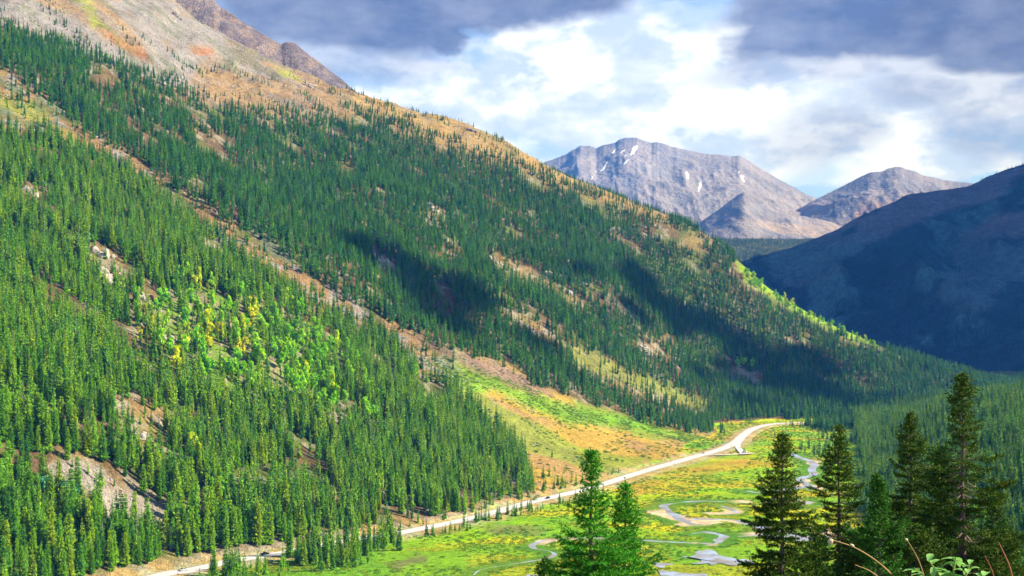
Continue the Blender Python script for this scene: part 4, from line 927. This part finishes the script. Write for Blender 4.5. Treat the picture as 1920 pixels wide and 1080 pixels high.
def d_meadow(X, Y, Z, px, py):
    flo = (Z < 1.6)&(hill_h(X, Y) < 1)&(right_h(X, Y) < 1)&(Y < 1900)&(Y > 600); rd = line_d(X, Y, rd_pts); rv = river_d(X, Y)
    pn = np.minimum.reduce([np.where(poly_sd(X, Y, q) > -3, 0., 1.) for q in PONDW])
    n_ = fbm(X/45, Y/25, 131, 4); edge = sstep(16, 3, rv)*.6
    junction = poly_sd(px, py, [(1290, 862), (1400, 846), (1420, 850), (1400, 872), (1290, 885)]) < 0
    return flo*(rd > 14)*(rv > 2.5)*pn*junction*np.clip(sstep(.44, .60, n_)*.55+edge+.10, 0, 1)
scrub('willow_scrub', -250, 700, 640, 1800, 4.6, d_meadow, .9, 2.3, SH, 'low green willow scrub scattered over the valley meadow', 'scrub', 201)
def d_sedge(X, Y, Z, px, py):
    m = d_meadow(X, Y, Z, px, py) > 0; return m*sstep(.42, .55, fbm(X/60, Y/30, 95, 4))*.75
scrub('meadow_sedge', -250, 700, 640, 1750, 4.2, d_sedge, .8, 1.9, SO, 'yellow autumn sedge tufts spread across the meadow', 'grass', 203)
FANG = [(770, 640), (830, 660), (930, 705), (1060, 755), (1180, 780), (1330, 820), (1325, 838), (1180, 805), (1080, 800), (1010, 775), (930, 735), (880, 740), (800, 690)]
JUNC = [(1345, 820), (1380, 800), (1400, 790), (1320, 765), (1400, 775), (1420, 785), (1400, 800), (1370, 825), (1350, 836)]
def d_fan(X, Y, Z, px, py):
    w = (fbm(X/22, Y/22, 141, 3)-.5)*30; a = sstep(-6, 8, poly_sd(px+w, py+w*.6, FANG)); b = sstep(-6, 6, poly_sd(px+w*.5, py+w*.3, JUNC))
    c = (poly_sd(px, py, GAP) > 0)*(px > 850)*sstep(.60, .68, fbm(X/16, Y/16, 143, 3))*.5
    return np.clip((a*.85*(fbm(X/14, Y/14, 146, 3) > .42)+b*.8+c)*(line_d(X, Y, rd_pts) > 14)*(Z > .2), 0, 1)
scrub('fan_scrub', -150, 560, 1000, 1800, 3.6, d_fan, 1.0, 2.6, SH, 'green willow thicket running down the open fan', 'scrub', 205)
def d_gul(X, Y, Z, px, py):
    gp = (poly_sd(px, py, GAP) > 0)&(px < 1010); n_ = fbm(X/14, Y/14, 151, 3); tl = poly_sd(px, py, TREELINE)
    return gp*sstep(.50, .58, n_)*.75+(tl > -40)*(hill_h(X, Y) > 3)*(~gp)*sstep(.52, .62, fbm(X/20, Y/20, 153, 3))*.28
scrub('hillside_scrub', -900, 1000, 640, 2500, 5.2, d_gul, .9, 2.4, SJ+SH[:1], 'dark green juniper scrub along the gully and under the trees', 'scrub', 207)
RK = [mesh_from('stone', *rock_geo(900+i, 1), [M['rock']]) for i in range(4)]
def d_rock(X, Y, Z, px, py):
    a = sstep(-4, 4, poly_sd(px, py, SCREE))*.9; alp = (poly_sd(px, py, TREELINE) < 0)*(Z > 300)*sstep(.5, .62, fbm(X/40, Y/40, 161, 3))*.6*(px < 1000)
    b = 0
    for p, k in CLEARS[:-3]: b = np.maximum(b, (poly_sd(px, py, p) > 0)*.25*k)
    g = (poly_sd(px, py, GAP) > 0)*(px < 1000)*.12+(poly_sd(px, py, GAP) > 0)*(px >= 1000)*.012
    return np.clip(a+alp+b+g, 0, 1)
scrub('loose_stones', -900, 1000, 640, 2500, 3.6, d_rock, .35, 1.7, RK, 'pale loose stones lying over the scree and clearings', 'stones', 209)
OUT = [(60, 362, 9, 4, 'cream rock outcrop among spruces high on the near hillside', 0), (190, 478, 9, 6, 'tall cream crag between the spruces of the near hillside', 0), (196, 520, 9, 5, 'broken cream outcrop just under the tall crag', 0), (385, 462, 8, 4, 'rounded pale outcrop near the gully edge on the near hillside', 0),
       (470, 530, 4, 4, 'small upright grey rock in the wood below the gully', 0), (265, 560, 6, 5, 'leaning pale slab above the aspen grove', 0), (318, 640, 9, 5, 'brown rock band inside the aspen grove', 0), (275, 830, 7, 4, 'pale boulder outcrop above the scree patch', 0), (20, 770, 9, 5, 'pinkish grey outcrop at the left edge of the near hillside', 0),
       (714, 492, 9, 7, 'pale cliff standing in the dark wood across the gully', 0), (815, 395, 12, 4, 'low pale outcrop high in the far wood', 0), (925, 490, 8, 6, 'cream rock tower in the clearing of the far wood', 0), (1030, 515, 8, 6, 'pale rock step right of the cream tower', 0), (1068, 550, 6, 6, 'narrow pale pillar at the lower end of the clearing', 0),
       (1212, 660, 12, 3, 'low sandy outcrop in the lower far wood', 0), (1400, 712, 13, 4, 'pale rock shelf below the lime green aspen clump', 0), (1350, 462, 12, 6, 'dark brown cliff at the shoulder of the ridge', 1), (1375, 480, 9, 5, 'dark notched rock just below the ridge shoulder', 1), (886, 246, 11, 4, 'dark crag poking from the grassy crest', 1),
       (575, 160, 14, 4, 'grey slab field on the upper tan slope', 0), (378, 42, 6, 4, 'jagged grey rock high on the tan slope', 1), (330, 30, 6, 4, 'grey jagged knob left of the highest jagged rock', 1), (222, 53, 5, 3, 'pale boulder beside the orange streak', 0), (305, 158, 9, 3, 'white slab beside the topmost spruces', 0), (560, 236, 5, 3, 'small white outcrop below the upper slope', 0), (140, 388, 6, 4, 'weathered cream outcrop in the upper near wood', 0)]
for i, (a, b, rw, rh, lab, dk) in enumerate(OUT):
    x, y, z = hit(a, b); rg = np.random.default_rng(i+40); V, Fc = [], []
    for k in range(9):
        v, f = rock_geo(i*10+k+1000, 3); n = len(V); dx, dy = rg.normal()*rw*.5, rg.normal()*rw*.35; s = rg.uniform(.3, .6); zz = float(height(x+dx, y+dy))-z
        V += [(p[0]*s*rw*.9+dx, p[1]*s*rw*.8+dy, p[2]*s*rh*1.5+zz+.1*rh) for p in v]; Fc += [tuple(q+n for q in g) for g in f]
    o = link(bpy.data.objects.new('rock_outcrop', mesh_from('rock_outcrop', V, Fc, [M['dark_rock' if dk else 'rock']]))); o.location = (x, y, z); tag(o, lab, 'rock')

# ------------------------------------------------------------------ the big spruces in front of the viewpoint
def arr_mesh(name, V, ntri, mats, fv=3):
    me = bpy.data.meshes.new(name); n = len(V); me.vertices.add(n); me.vertices.foreach_set('co', V.reshape(-1).astype(np.float32))
    me.loops.add(n); me.loops.foreach_set('vertex_index', np.arange(n, dtype=np.int32)); me.polygons.add(n//fv)
    me.polygons.foreach_set('loop_start', np.arange(0, n, fv, dtype=np.int32)); me.polygons.foreach_set('loop_total', np.full(n//fv, fv, np.int32))
    for m in mats: me.materials.append(m)
    me.update(calc_edges=True); return me
def tube(V, Fc, pts, rad, seg=6):
    b = len(V); n = len(pts)
    for i, p in enumerate(pts):
        p = Vector(p); d = (Vector(pts[min(i+1, n-1)])-Vector(pts[max(i-1, 0)])).normalized(); a = d.orthogonal().normalized(); c = d.cross(a)
        for k in range(seg):
            t = 2*math.pi*k/seg; V.append(tuple(p+(a*math.cos(t)+c*math.sin(t))*rad[i]))
    for i in range(n-1):
        for k in range(seg): Fc.append((b+i*seg+k, b+i*seg+(k+1) % seg, b+(i+1)*seg+(k+1) % seg, b+(i+1)*seg+k))
def big_spruce(seed, H, prof, mat, leader=.5, gapk=.1, bend=0., dens=1., cones=0, bare=None, lift=.0, fat=.78):
    """prof: list of (metres below tip, branch reach)"""
    rg = np.random.default_rng(seed); tv, tf = [], []
    def axis(z): return np.array((bend*math.sin(z*.5)*.12+.02*math.sin(z*2.1+seed), .03*math.sin(z*1.3+seed*2), z))
    zz = np.linspace(-.5, H, 26); tube(tv, tf, [tuple(axis(z)) for z in zz], [max(.012, .017*(H-z)**1.0+.006) for z in zz], 8)
    segs = []   # twig segments: start, end, weight
    d = leader*.35; pr = np.array(prof)
    while d < H-.4:
        reach = fat*np.interp(d, pr[:, 0], pr[:, 1]); z = H-d; nb = int(round((5+2.0*min(1, d/2))*dens)); a0 = rg.random()*6.28
        lob = 1+.22*math.sin(d*2.3+seed)+.14*math.sin(d*5.1+seed*3)
        for k in range(nb):
            if rg.random() < gapk: continue
            a = a0+2*math.pi*k/nb+rg.normal()*.25; L = reach*lob*rg.uniform(.62, 1.18)*(1.25 if rg.random() < .08 else 1)
            if L < .05: continue
            o = axis(z); hd = np.array((math.cos(a), math.sin(a), 0)); sl = .75-.95*min(1, d/3.2)+rg.normal()*.10+lift
            n = max(3, int(L/.10)); pts = []
            for i in range(n+1):
                t = i/n; pts.append(o+hd*L*t*(1-.05*t)+np.array((0, 0, L*(sl*t-.10*t*(1-t)*2+.22*t*t))))
            if L > .25: tube(tv, tf, [tuple(p) for p in pts[::max(1, n//4)]], list(np.linspace(.010+.010*L, .003, len(pts[::max(1, n//4)]))), 4)
            side = np.array((-hd[1], hd[0], 0)); nakd = .12 if d < 4 else .22
            if bare and bare[0] < d < bare[1]: nakd = .38
            for i in range(n):
                t = (i+.5)/n; 
                if t < nakd and L > .4: continue
                segs.append((pts[i], pts[i+1], 1.))
                tw = (.16+.34*L*(1-t)**.8*min(1, t*3))*rg.uniform(.7, 1.2); tw = min(tw, .55)
                for sg in (-1, 1):
                    if rg.random() < .12: continue
                    e = pts[i]+side*sg*tw*.85+hd*tw*.6+np.array((0, 0, tw*(.10+rg.normal()*.14)-.02))
                    segs.append((pts[i], e, 1.))
                    if tw > .28:
                        m_ = (pts[i]+e)/2
                        for s3 in (-1, 1): segs.append((m_, m_+hd*tw*.45+side*sg*s3*tw*.18*(1 if s3 > 0 else .2)+np.array((0, 0, rg.normal()*.03)), 1.))
                if rg.random() < .35: segs.append((pts[i], pts[i]+np.array((0, 0, -.10-.08*rg.random()))+hd*.05, 1.))
        d += (.13+.05*min(2.5, d))*rg.uniform(.85, 1.15)/dens**.5
    segs.append((axis(H-leader), axis(H+.05), 1.)); 
    A = np.array([s[0] for s in segs]); B = np.array([s[1] for s in segs]); Ls = np.linalg.norm(B-A, axis=1); cnt = np.maximum(2, (Ls/.040).astype(int)); r = np.repeat(np.arange(len(A)), cnt)
    t = rg.random(len(r)); P = A[r]+(B-A)[r]*t[:, None]; D_ = ((B-A)/np.maximum(Ls, 1e-6)[:, None])[r]
    rep = 4; P = np.repeat(P, rep, 0); D_ = np.repeat(D_, rep, 0); n = len(P)
    q = rg.normal(size=(n, 3)); q -= D_*(q*D_).sum(1)[:, None]; q /= np.linalg.norm(q, axis=1)[:, None]+1e-9
    dr = D_*.75+q*.75; dr[:, 2] += .12; dr /= np.linalg.norm(dr, axis=1)[:, None]; w = np.cross(dr, rg.normal(size=(n, 3))); w /= np.linalg.norm(w, axis=1)[:, None]+1e-9
    ln = rg.uniform(.06, .10, n)[:, None]; wd = rg.uniform(.010, .017, n)[:, None]
    V = np.stack([P-w*wd, P+w*wd, P+dr*ln], 1).reshape(-1, 3)
    crown = arr_mesh('spruce_needles', V, n, [mat])
    trunk = mesh_from('spruce_stem', tv, tf, [M['fbark']])
    cm = None
    if cones:
        cv, cf = [], []
        for k in range(cones):
            s = segs[rg.integers(len(segs))]; p = np.array(s[1]); 
            if H-p[2] > 5.5 : continue
            tube(cv, cf, [tuple(p), tuple(p+np.array((0, 0, -.03))), tuple(p+np.array((.01, 0, -.08))), tuple(p+np.array((.01, 0, -.11)))], [.008, .021, .018, .004], 5)
        cm = mesh_from('spruce_cones', cv, cf, [M['cone']])
    return crown, trunk, cm, n
M['fbark'] = plain_mat('spruce_bark', (.20, .14, .10), .9, 9., .45, .6)
M['cone'] = plain_mat('cone_scales', (.26, .12, .04), .8, 30., .4, .5)
M['n_bright'] = leaf_mat('bright_needles', [(.04, .24, .02), (.08, .38, .025), (.18, .50, .03)], .5, .15, 'island')
M['n_olive'] = leaf_mat('olive_needles', [(.016, .085, .010), (.035, .14, .010), (.08, .19, .012), (.22, .20, .016)], .55, .12, 'island')
M['n_teal'] = leaf_mat('blue_green_needles', [(.02, .12, .012), (.05, .20, .014), (.12, .28, .02)], .5, .12, 'island')
M['n_dark'] = leaf_mat('dark_needles', [(.02, .10, .012), (.05, .17, .012), (.13, .21, .015)], .5, .1, 'island')
BIG = [(1108, 838, 38, 'n_bright', [(0, .02), (.6, .26), (1.3, .36), (2.2, .72), (3.0, 1.25), (4.5, 1.6), (9, 2.6)], .55, 0, None, .12, 'bright green spruce with a thin leading shoot above the meadow stream', {'fat': 1.0}),
       (1172, 900, 39.5, 'n_bright', [(0, .02), (.5, .2), (1.2, .45), (2.0, .95), (3.0, 1.25), (5, 1.7), (9, 2.4)], .55, 0, None, .10, 'shorter bright green spruce just right of the thin topped one', {'fat': 1.0}),
       (1466, 812, 42, 'n_olive', [(0, .03), (.4, .3), (1.0, .62), (1.8, .95), (2.6, 1.15), (3.4, 1.3), (4.4, 2.0), (9, 2.8)], .3, 160, None, .12, 'brown tinged spruce standing in front of the meadow ponds', {}),
       (1573, 797, 46, 'n_olive', [(0, .03), (.4, .28), (1.0, .55), (1.8, .85), (3.0, 1.2), (4.2, 1.5), (6, 2.2), (10, 3)], .3, 90, (2.4, 6), .16, 'spruce with a bare brown stem showing in front of the river bend', {}),
       (1648, 885, 36, 'n_teal', [(0, .03), (.5, .28), (1.1, .5), (2.0, .85), (3.0, 1.15), (5, 1.7), (9, 2.3)], .4, 60, None, .1, 'smaller blue green spruce between two taller spruces', {}),
       (1708, 772, 48, 'n_olive', [(0, .03), (.5, .3), (1.2, .55), (2.2, .85), (3.2, 1.3), (4.4, 1.7), (6, 2.2), (10, 3)], .3, 120, None, .1, 'olive spruce just left of the tallest spruce', {}),
       (1805, 700, 44, 'n_olive', [(0, .04), (.3, .3), (.9, .5), (1.5, .62), (2.2, .85), (2.8, 1.3), (3.4, 1.75), (4.4, 2.1), (6, 2.6), (11, 3.4)], .2, 260, (2.4, 5.5), .14, 'tallest spruce of all with a pale bare stem and crowded cones', {}),
       (1763, 842, 45.5, 'n_dark', [(0, .2), (.3, .42), (1.0, .6), (2.0, 1.0), (3.5, 1.5), (6, 2.2), (9, 2.8)], .15, 60, None, .08, 'dark blunt topped spruce pressed against the tallest spruce', {}),
       (1020, 1042, 31, 'n_teal', [(0, .02), (.4, .18), (.9, .35), (2.0, .8), (5, 1.4)], .35, 0, None, .1, 'single green spruce tip poking up in front of the meadow bank', {}),
       (1868, 935, 47, 'n_dark', [(0, .05), (.4, .4), (1.0, .7), (2.0, 1.1), (4.0, 1.7), (8, 2.4)], .2, 40, None, .1, 'dark low spruce on the right of the tallest spruce', {}),
       (1530, 985, 43.5, 'n_dark', [(0, .05), (.4, .4), (1.0, .8), (2.0, 1.2), (4.0, 1.7), (8, 2.3)], .2, 30, None, .1, 'low dark spruce filling the gap between two olive spruces', {}),
       (1610, 1000, 44, 'n_olive', [(0, .05), (.4, .4), (1.0, .8), (2.0, 1.2), (4.0, 1.7), (8, 2.3)], .2, 30, None, .1, 'low olive spruce between the bare stemmed and blue green spruces', {}),
       (1720, 985, 41, 'n_olive', [(0, .05), (.4, .5), (1.0, .9), (2.0, 1.4), (4.0, 1.8), (8, 2.3)], .2, 30, None, .1, 'low olive spruce at the foot of the two tall ones', {})]
ntot = 0
for i, (px, py, D, mt, prof, ld_, cones, bare, gp, lab, kw) in enumerate(BIG):
    x = (px-960)/F*D; zt = CAMH+(HZ-py)/F*D; zb = float(height(x, D)); Hh = zt-zb
    c, t, cm, n = big_spruce(50+i, Hh, prof, M[mt], ld_, gp, cones=cones, bare=bare, **kw); ntot += n
    o = empty('spruce_tree', (x, D, zb), 0); tag(o, lab, 'tree', 'tall spruces in front of the viewpoint')
    link(bpy.data.objects.new('needles', c), o); link(bpy.data.objects.new('trunk', t), o)
    if cm is not None and len(cm.polygons): link(bpy.data.objects.new('cones', cm), o)
print('big spruce tris', ntot)

# ------------------------------------------------------------------ plants at the viewer's feet
M['stalk'] = plain_mat('dry_stalk', (.55, .33, .12), .7, 20., .3, .1)
M['rstalk'] = plain_mat('red_stalk', (.38, .14, .06), .7, 20., .3, .1)
M['seed'] = plain_mat('seed_head', (.72, .55, .30), .7, 40., .3, .2)
M['leafl'] = leaf_mat('pale_leaf', [(.26, .58, .10), (.42, .70, .22)], .2, .35, 'island')
M['budl'] = plain_mat('leaf_stem', (.30, .30, .08), .7, 20., .3, .1)
def W3(px, py, D): return np.array(((px-960)/F*D, D, CAMH+(HZ-py)/F*D))
def stalk(pp, D, r, mat, heads, lab, gap=''):
    r = r*.6
    g = W3(pp[0][0], pp[0][1], D); gx = g[0]+.1; root = np.array((gx, D, float(height(gx, D))-.02)); o = empty('dry_stalk', tuple(root)); tag(o, lab, 'grass stalk', 'dry stalks at the viewpoint')
    q0 = W3(pp[0][0], pp[0][1], D); pts = np.array([tuple(root+(q0-root)*k) for k in (0, .25, .5, .75)]+[tuple(q) for q in spline([tuple(W3(a, b, D)) for a, b in pp], 6)])-root; V, Fc = [], []; tube(V, Fc, [tuple(p) for p in pts], list(np.linspace(r, r*.45, len(pts))), 6)
    link(bpy.data.objects.new('stem', mesh_from('stem', V, Fc, [mat], smooth=True)), o)
    for (a, b, s, dx, dy) in heads:
        p = W3(a, b, D)-root; q = W3(a+dx, b+dy, D)-root; V, Fc = [], []; tube(V, Fc, [tuple(p), tuple(p*.7+q*.3), tuple(p*.3+q*.7), tuple(q)], [s*.2, s, s*.85, s*.15], 7)
        link(bpy.data.objects.new('seed_head', mesh_from('seed_head', V, Fc, [M['seed']], smooth=True)), o)
stalk([(1690, 1095), (1650, 1057), (1605, 1028), (1560, 1012)], 3.2, .0042, M['stalk'], [(1562, 1012, .007, -10, 6), (1556, 1012, .006, 2, 11), (1602, 1026, .004, -8, -6)], 'long arching dry stalk with two pale seed heads')
stalk([(1655, 1088), (1630, 1070), (1603, 1059)], 3.0, .003, M['stalk'], [], 'short dry stalk lying below the long arching one')
stalk([(1736, 1090), (1722, 1050), (1702, 1014)], 3.4, .0028, M['stalk'], [(1702, 1014, .004, -5, -4)], 'thin dry stalk left of the pale leafy sprig')
stalk([(1900, 1095), (1892, 1060), (1873, 1018)], 3.0, .0045, M['rstalk'], [], 'thick reddish dry stalk at the right edge')
stalk([(1868, 1095), (1858, 1065), (1846, 1042)], 3.2, .0028, M['rstalk'], [], 'thin reddish stalk left of the thick one')
def sprig():
    D = 3.3; cx_, cy_ = 1782, 1100; g = W3(cx_, cy_, D); root = np.array((g[0], D, float(height(g[0], D))-.02)); o = empty('leafy_plant', tuple(root)); tag(o, 'pale green leafy sprig among dry stalks under the tallest spruce', 'plant')
    rg = np.random.default_rng(8)
    stems = [[(1782, 1100), (1788, 1070), (1792, 1045)], [(1772, 1100), (1755, 1070), (1742, 1052)], [(1800, 1105), (1812, 1075), (1818, 1058)], [(1765, 1105), (1735, 1082), (1716, 1066)], [(1785, 1105), (1775, 1085), (1770, 1072)], [(1810, 1110), (1835, 1090), (1845, 1080)]]
    for st in stems:
        V, Fc = [], []; q0 = W3(st[0][0], st[0][1], D); pts = np.array([tuple(root+(q0-root)*k) for k in (0, .4, .8)]+[tuple(q) for q in spline([tuple(W3(a, b, D)) for a, b in st], 5)])-root; tube(V, Fc, [tuple(p) for p in pts], list(np.linspace(.004, .0018, len(pts))), 5)
        link(bpy.data.objects.new('stem', mesh_from('stem', V, Fc, [M['budl']], smooth=True)), o)
        for j in range(10):
            p = pts[-1-int(j*1.1)] if j else pts[-1]; a = rg.random()*6.28 if j else 1.2
            d = np.array((math.cos(a), .6*math.sin(a), .25+.3*rg.normal())); d /= np.linalg.norm(d); s_ = np.cross(d, (0, 0, 1.)); s_ /= np.linalg.norm(s_); nn = np.cross(s_, d); L = rg.uniform(.028, .046); wv = L*.25; V, Fc = [], []; K_ = 7
            for i in range(K_+1):
                t = i/K_; hw = wv*math.sin(math.pi*min(1, t*.93+.05))**.8*(1.0 if i < K_ else .05); c_ = p+d*L*t-np.array((0, 0, L*.35*t*t))
                V += [tuple(c_-s_*hw+nn*hw*.35), tuple(c_), tuple(c_+s_*hw+nn*hw*.35)]
            for i in range(K_):
                b = i*3; Fc += [(b, b+1, b+4, b+3), (b+1, b+2, b+5, b+4)]
            link(bpy.data.objects.new('leaf', mesh_from('leaf', V, Fc, [M['leafl']], smooth=True)), o)
sprig()

# ------------------------------------------------------------------ vehicles
def paint(name, col, metal=.2):
    m, nt, b = newmat(name); b.inputs['Base Color'].default_value = (*col, 1); b.inputs['Metallic'].default_value = metal; b.inputs['Roughness'].default_value = .3; b.inputs['Coat Weight'].default_value = .6
    geo = N(nt, 'ShaderNodeNewGeometry'); nt.links.new(mixc(nt, noise(nt, geo.outputs['Position'], 2., 3), tuple(c*.85 for c in col), col), b.inputs['Base Color']); return m
M['glass'] = paint('car_glass', (.02, .025, .03), 0); M['tyre'] = plain_mat('tyre_rubber', (.02, .02, .02), .8, 9., .2, .1); M['rim'] = plain_mat('wheel_rim', (.5, .5, .52), .35, 9., .1, 0, .8); M['lampw'] = plain_mat('head_lamp', (.8, .8, .75), .2, 9., .05, 0); M['lampr'] = plain_mat('tail_lamp', (.5, .02, .02), .3, 9., .05, 0)
def prism(prof, w0, w1f, name, mat, inset=0.0):
    """prof: side outline (x, z); width narrows with height"""
    import bmesh
    bm = bmesh.new(); zs = [p[1] for p in prof]; z0, z1 = min(zs), max(zs); L_, R_ = [], []
    for x, z in prof:
        w = w0+(w1f-w0)*(z-z0)/(z1-z0+1e-6); L_.append(bm.verts.new((x, w/2, z))); R_.append(bm.verts.new((x, -w/2, z)))
    bm.faces.new(L_); bm.faces.new(R_[::-1]); n = len(prof)
    for i in range(n): bm.faces.new((L_[i], R_[i], R_[(i+1) % n], L_[(i+1) % n]))
    bmesh.ops.recalc_face_normals(bm, faces=bm.faces); bmesh.ops.bevel(bm, geom=list(bm.edges), offset=.05, segments=2, affect='EDGES')
    me = bpy.data.meshes.new(name); bm.to_mesh(me); bm.free(); me.materials.append(mat); return me
def wheel_meshes():
    V, Fc = [], []; tube(V, Fc, [(0, -.11, 0), (0, -.10, 0), (0, .10, 0), (0, .11, 0)], [.24, .34, .34, .24], 18); Fc.append(tuple(range(18))); Fc.append(tuple(range(54, 72))[::-1])
    V2, F2 = [], []; tube(V2, F2, [(0, -.12, 0), (0, .12, 0)], [.19, .19], 14); F2.append(tuple(range(14))); F2.append(tuple(range(14, 28))[::-1])
    return mesh_from('tyre', V, Fc, [M['tyre']]), mesh_from('rim', V2, F2, [M['rim']])
TY, RI = wheel_meshes()
def car(px, py, kind, col, lab, off=0, flip=0, free=None):
    x, y = flat(px, py, ROADZ+.2)
    i = int(np.argmin(np.hypot(ROAD[:, 0]-x, ROAD[:, 1]-y))); i = max(1, min(len(ROAD)-2, i)); t = ROAD[i+1]-ROAD[i-1]; a = math.atan2(t[1], t[0])
    if free is None: nn = np.array((-t[1], t[0]))/np.hypot(*t); k = (np.array((x, y))-ROAD[i]) @ nn; x, y = np.array((x, y))+nn*(off-k)
    else: a = free
    o = empty('parked_car' if free is not None else {'pickup': 'pickup_truck', 'van': 'camper_van'}.get(kind, 'car'), (x, y, ROADZ+.11), a+(math.pi if flip else 0)); tag(o, lab, {'pickup': 'truck', 'van': 'van'}.get(kind, 'car'), 'vehicles on the road')
    m = paint('car_paint', col)
    if kind == 'pickup':
        body = [(-2.8, .45), (2.7, .45), (2.75, .8), (2.6, 1.05), (1.3, 1.15), (-2.8, 1.15)]; cab = [(-.75, 1.15), (1.35, 1.15), (.65, 1.78), (-.6, 1.8)]; wb = 1.75; cw = 1.95
    elif kind == 'van':
        body = [(-2.7, .4), (2.6, .4), (2.65, .95), (2.1, 1.2), (1.6, 2.25), (-2.7, 2.35)]; cab = [(1.0, 1.25), (2.0, 1.25), (1.62, 1.95), (.9, 1.95)]; wb = 1.7; cw = 2.0
    else:
        body = [(-2.25, .35), (2.25, .35), (2.3, .65), (2.1, .82), (1.1, .95), (-1.9, 1.0), (-2.28, .85)]; cab = [(-1.9, .97), (1.15, .93), (.45, 1.45), (-1.35, 1.5)]; wb = 1.4; cw = 1.82
    if kind != 'van':
        roof = [(p[0]*.86-.05, p[1]) for p in cab]; zt = max(p[1] for p in cab)
        link(bpy.data.objects.new('roof', prism([(cab[3][0]+.05, zt-.02), (cab[2][0]-.05, zt-.05), (cab[2][0]-.1, zt+.08), (cab[3][0]+.1, zt+.09)], cw*.82, cw*.78, 'roof', m)), o)
    link(bpy.data.objects.new('body', prism(body, cw, cw*.93, 'body', m)), o)
    link(bpy.data.objects.new('window', prism(cab, cw*.92 if kind != 'van' else cw*1.0, cw*.76 if kind != 'van' else cw*.99, 'window', M['glass'])), o)
    for sx in (-1, 1):
        for sy in (-1, 1):
            w_ = empty('wheel', (0, 0, 0)); w_.parent = o; w_.location = (sx*wb, sy*(cw/2-.06), .34); link(bpy.data.objects.new('tyre', TY), w_); link(bpy.data.objects.new('rim', RI), w_)
    for sx, nm, mm in ((1, 'headlight', 'lampw'), (-1, 'tail_light', 'lampr')):
        for sy in (-1, 1):
            xx = (max(p[0] for p in body) if sx > 0 else -min(p[0] for p in body)); l_ = link(bpy.data.objects.new(nm, prism([(-.04, -.08), (.04, -.08), (.04, .08), (-.04, .08)], .3, .28, nm, M[mm])), o); l_.location = (sx*(xx-.01), sy*cw*.36, .78)
car(346, 1070, 'car', (.75, .75, .77), 'white car driving at the lower end of the road', 2.2)
car(510, 1043, 'pickup', (.012, .014, .03), 'dark pickup truck passing on the road below the wood', 2.2)
car(1020, 934, 'car', (.03, .035, .06), 'dark blue car beside the small roadside spruces', -2.2, 1)
car(1335, 851, 'car', (.7, .72, .76), 'silver white car just before the road junction', 2.2)
car(1396, 849, 'van', (.80, .80, .80), 'white camper van parked at the junction lay-by', free=2.4)
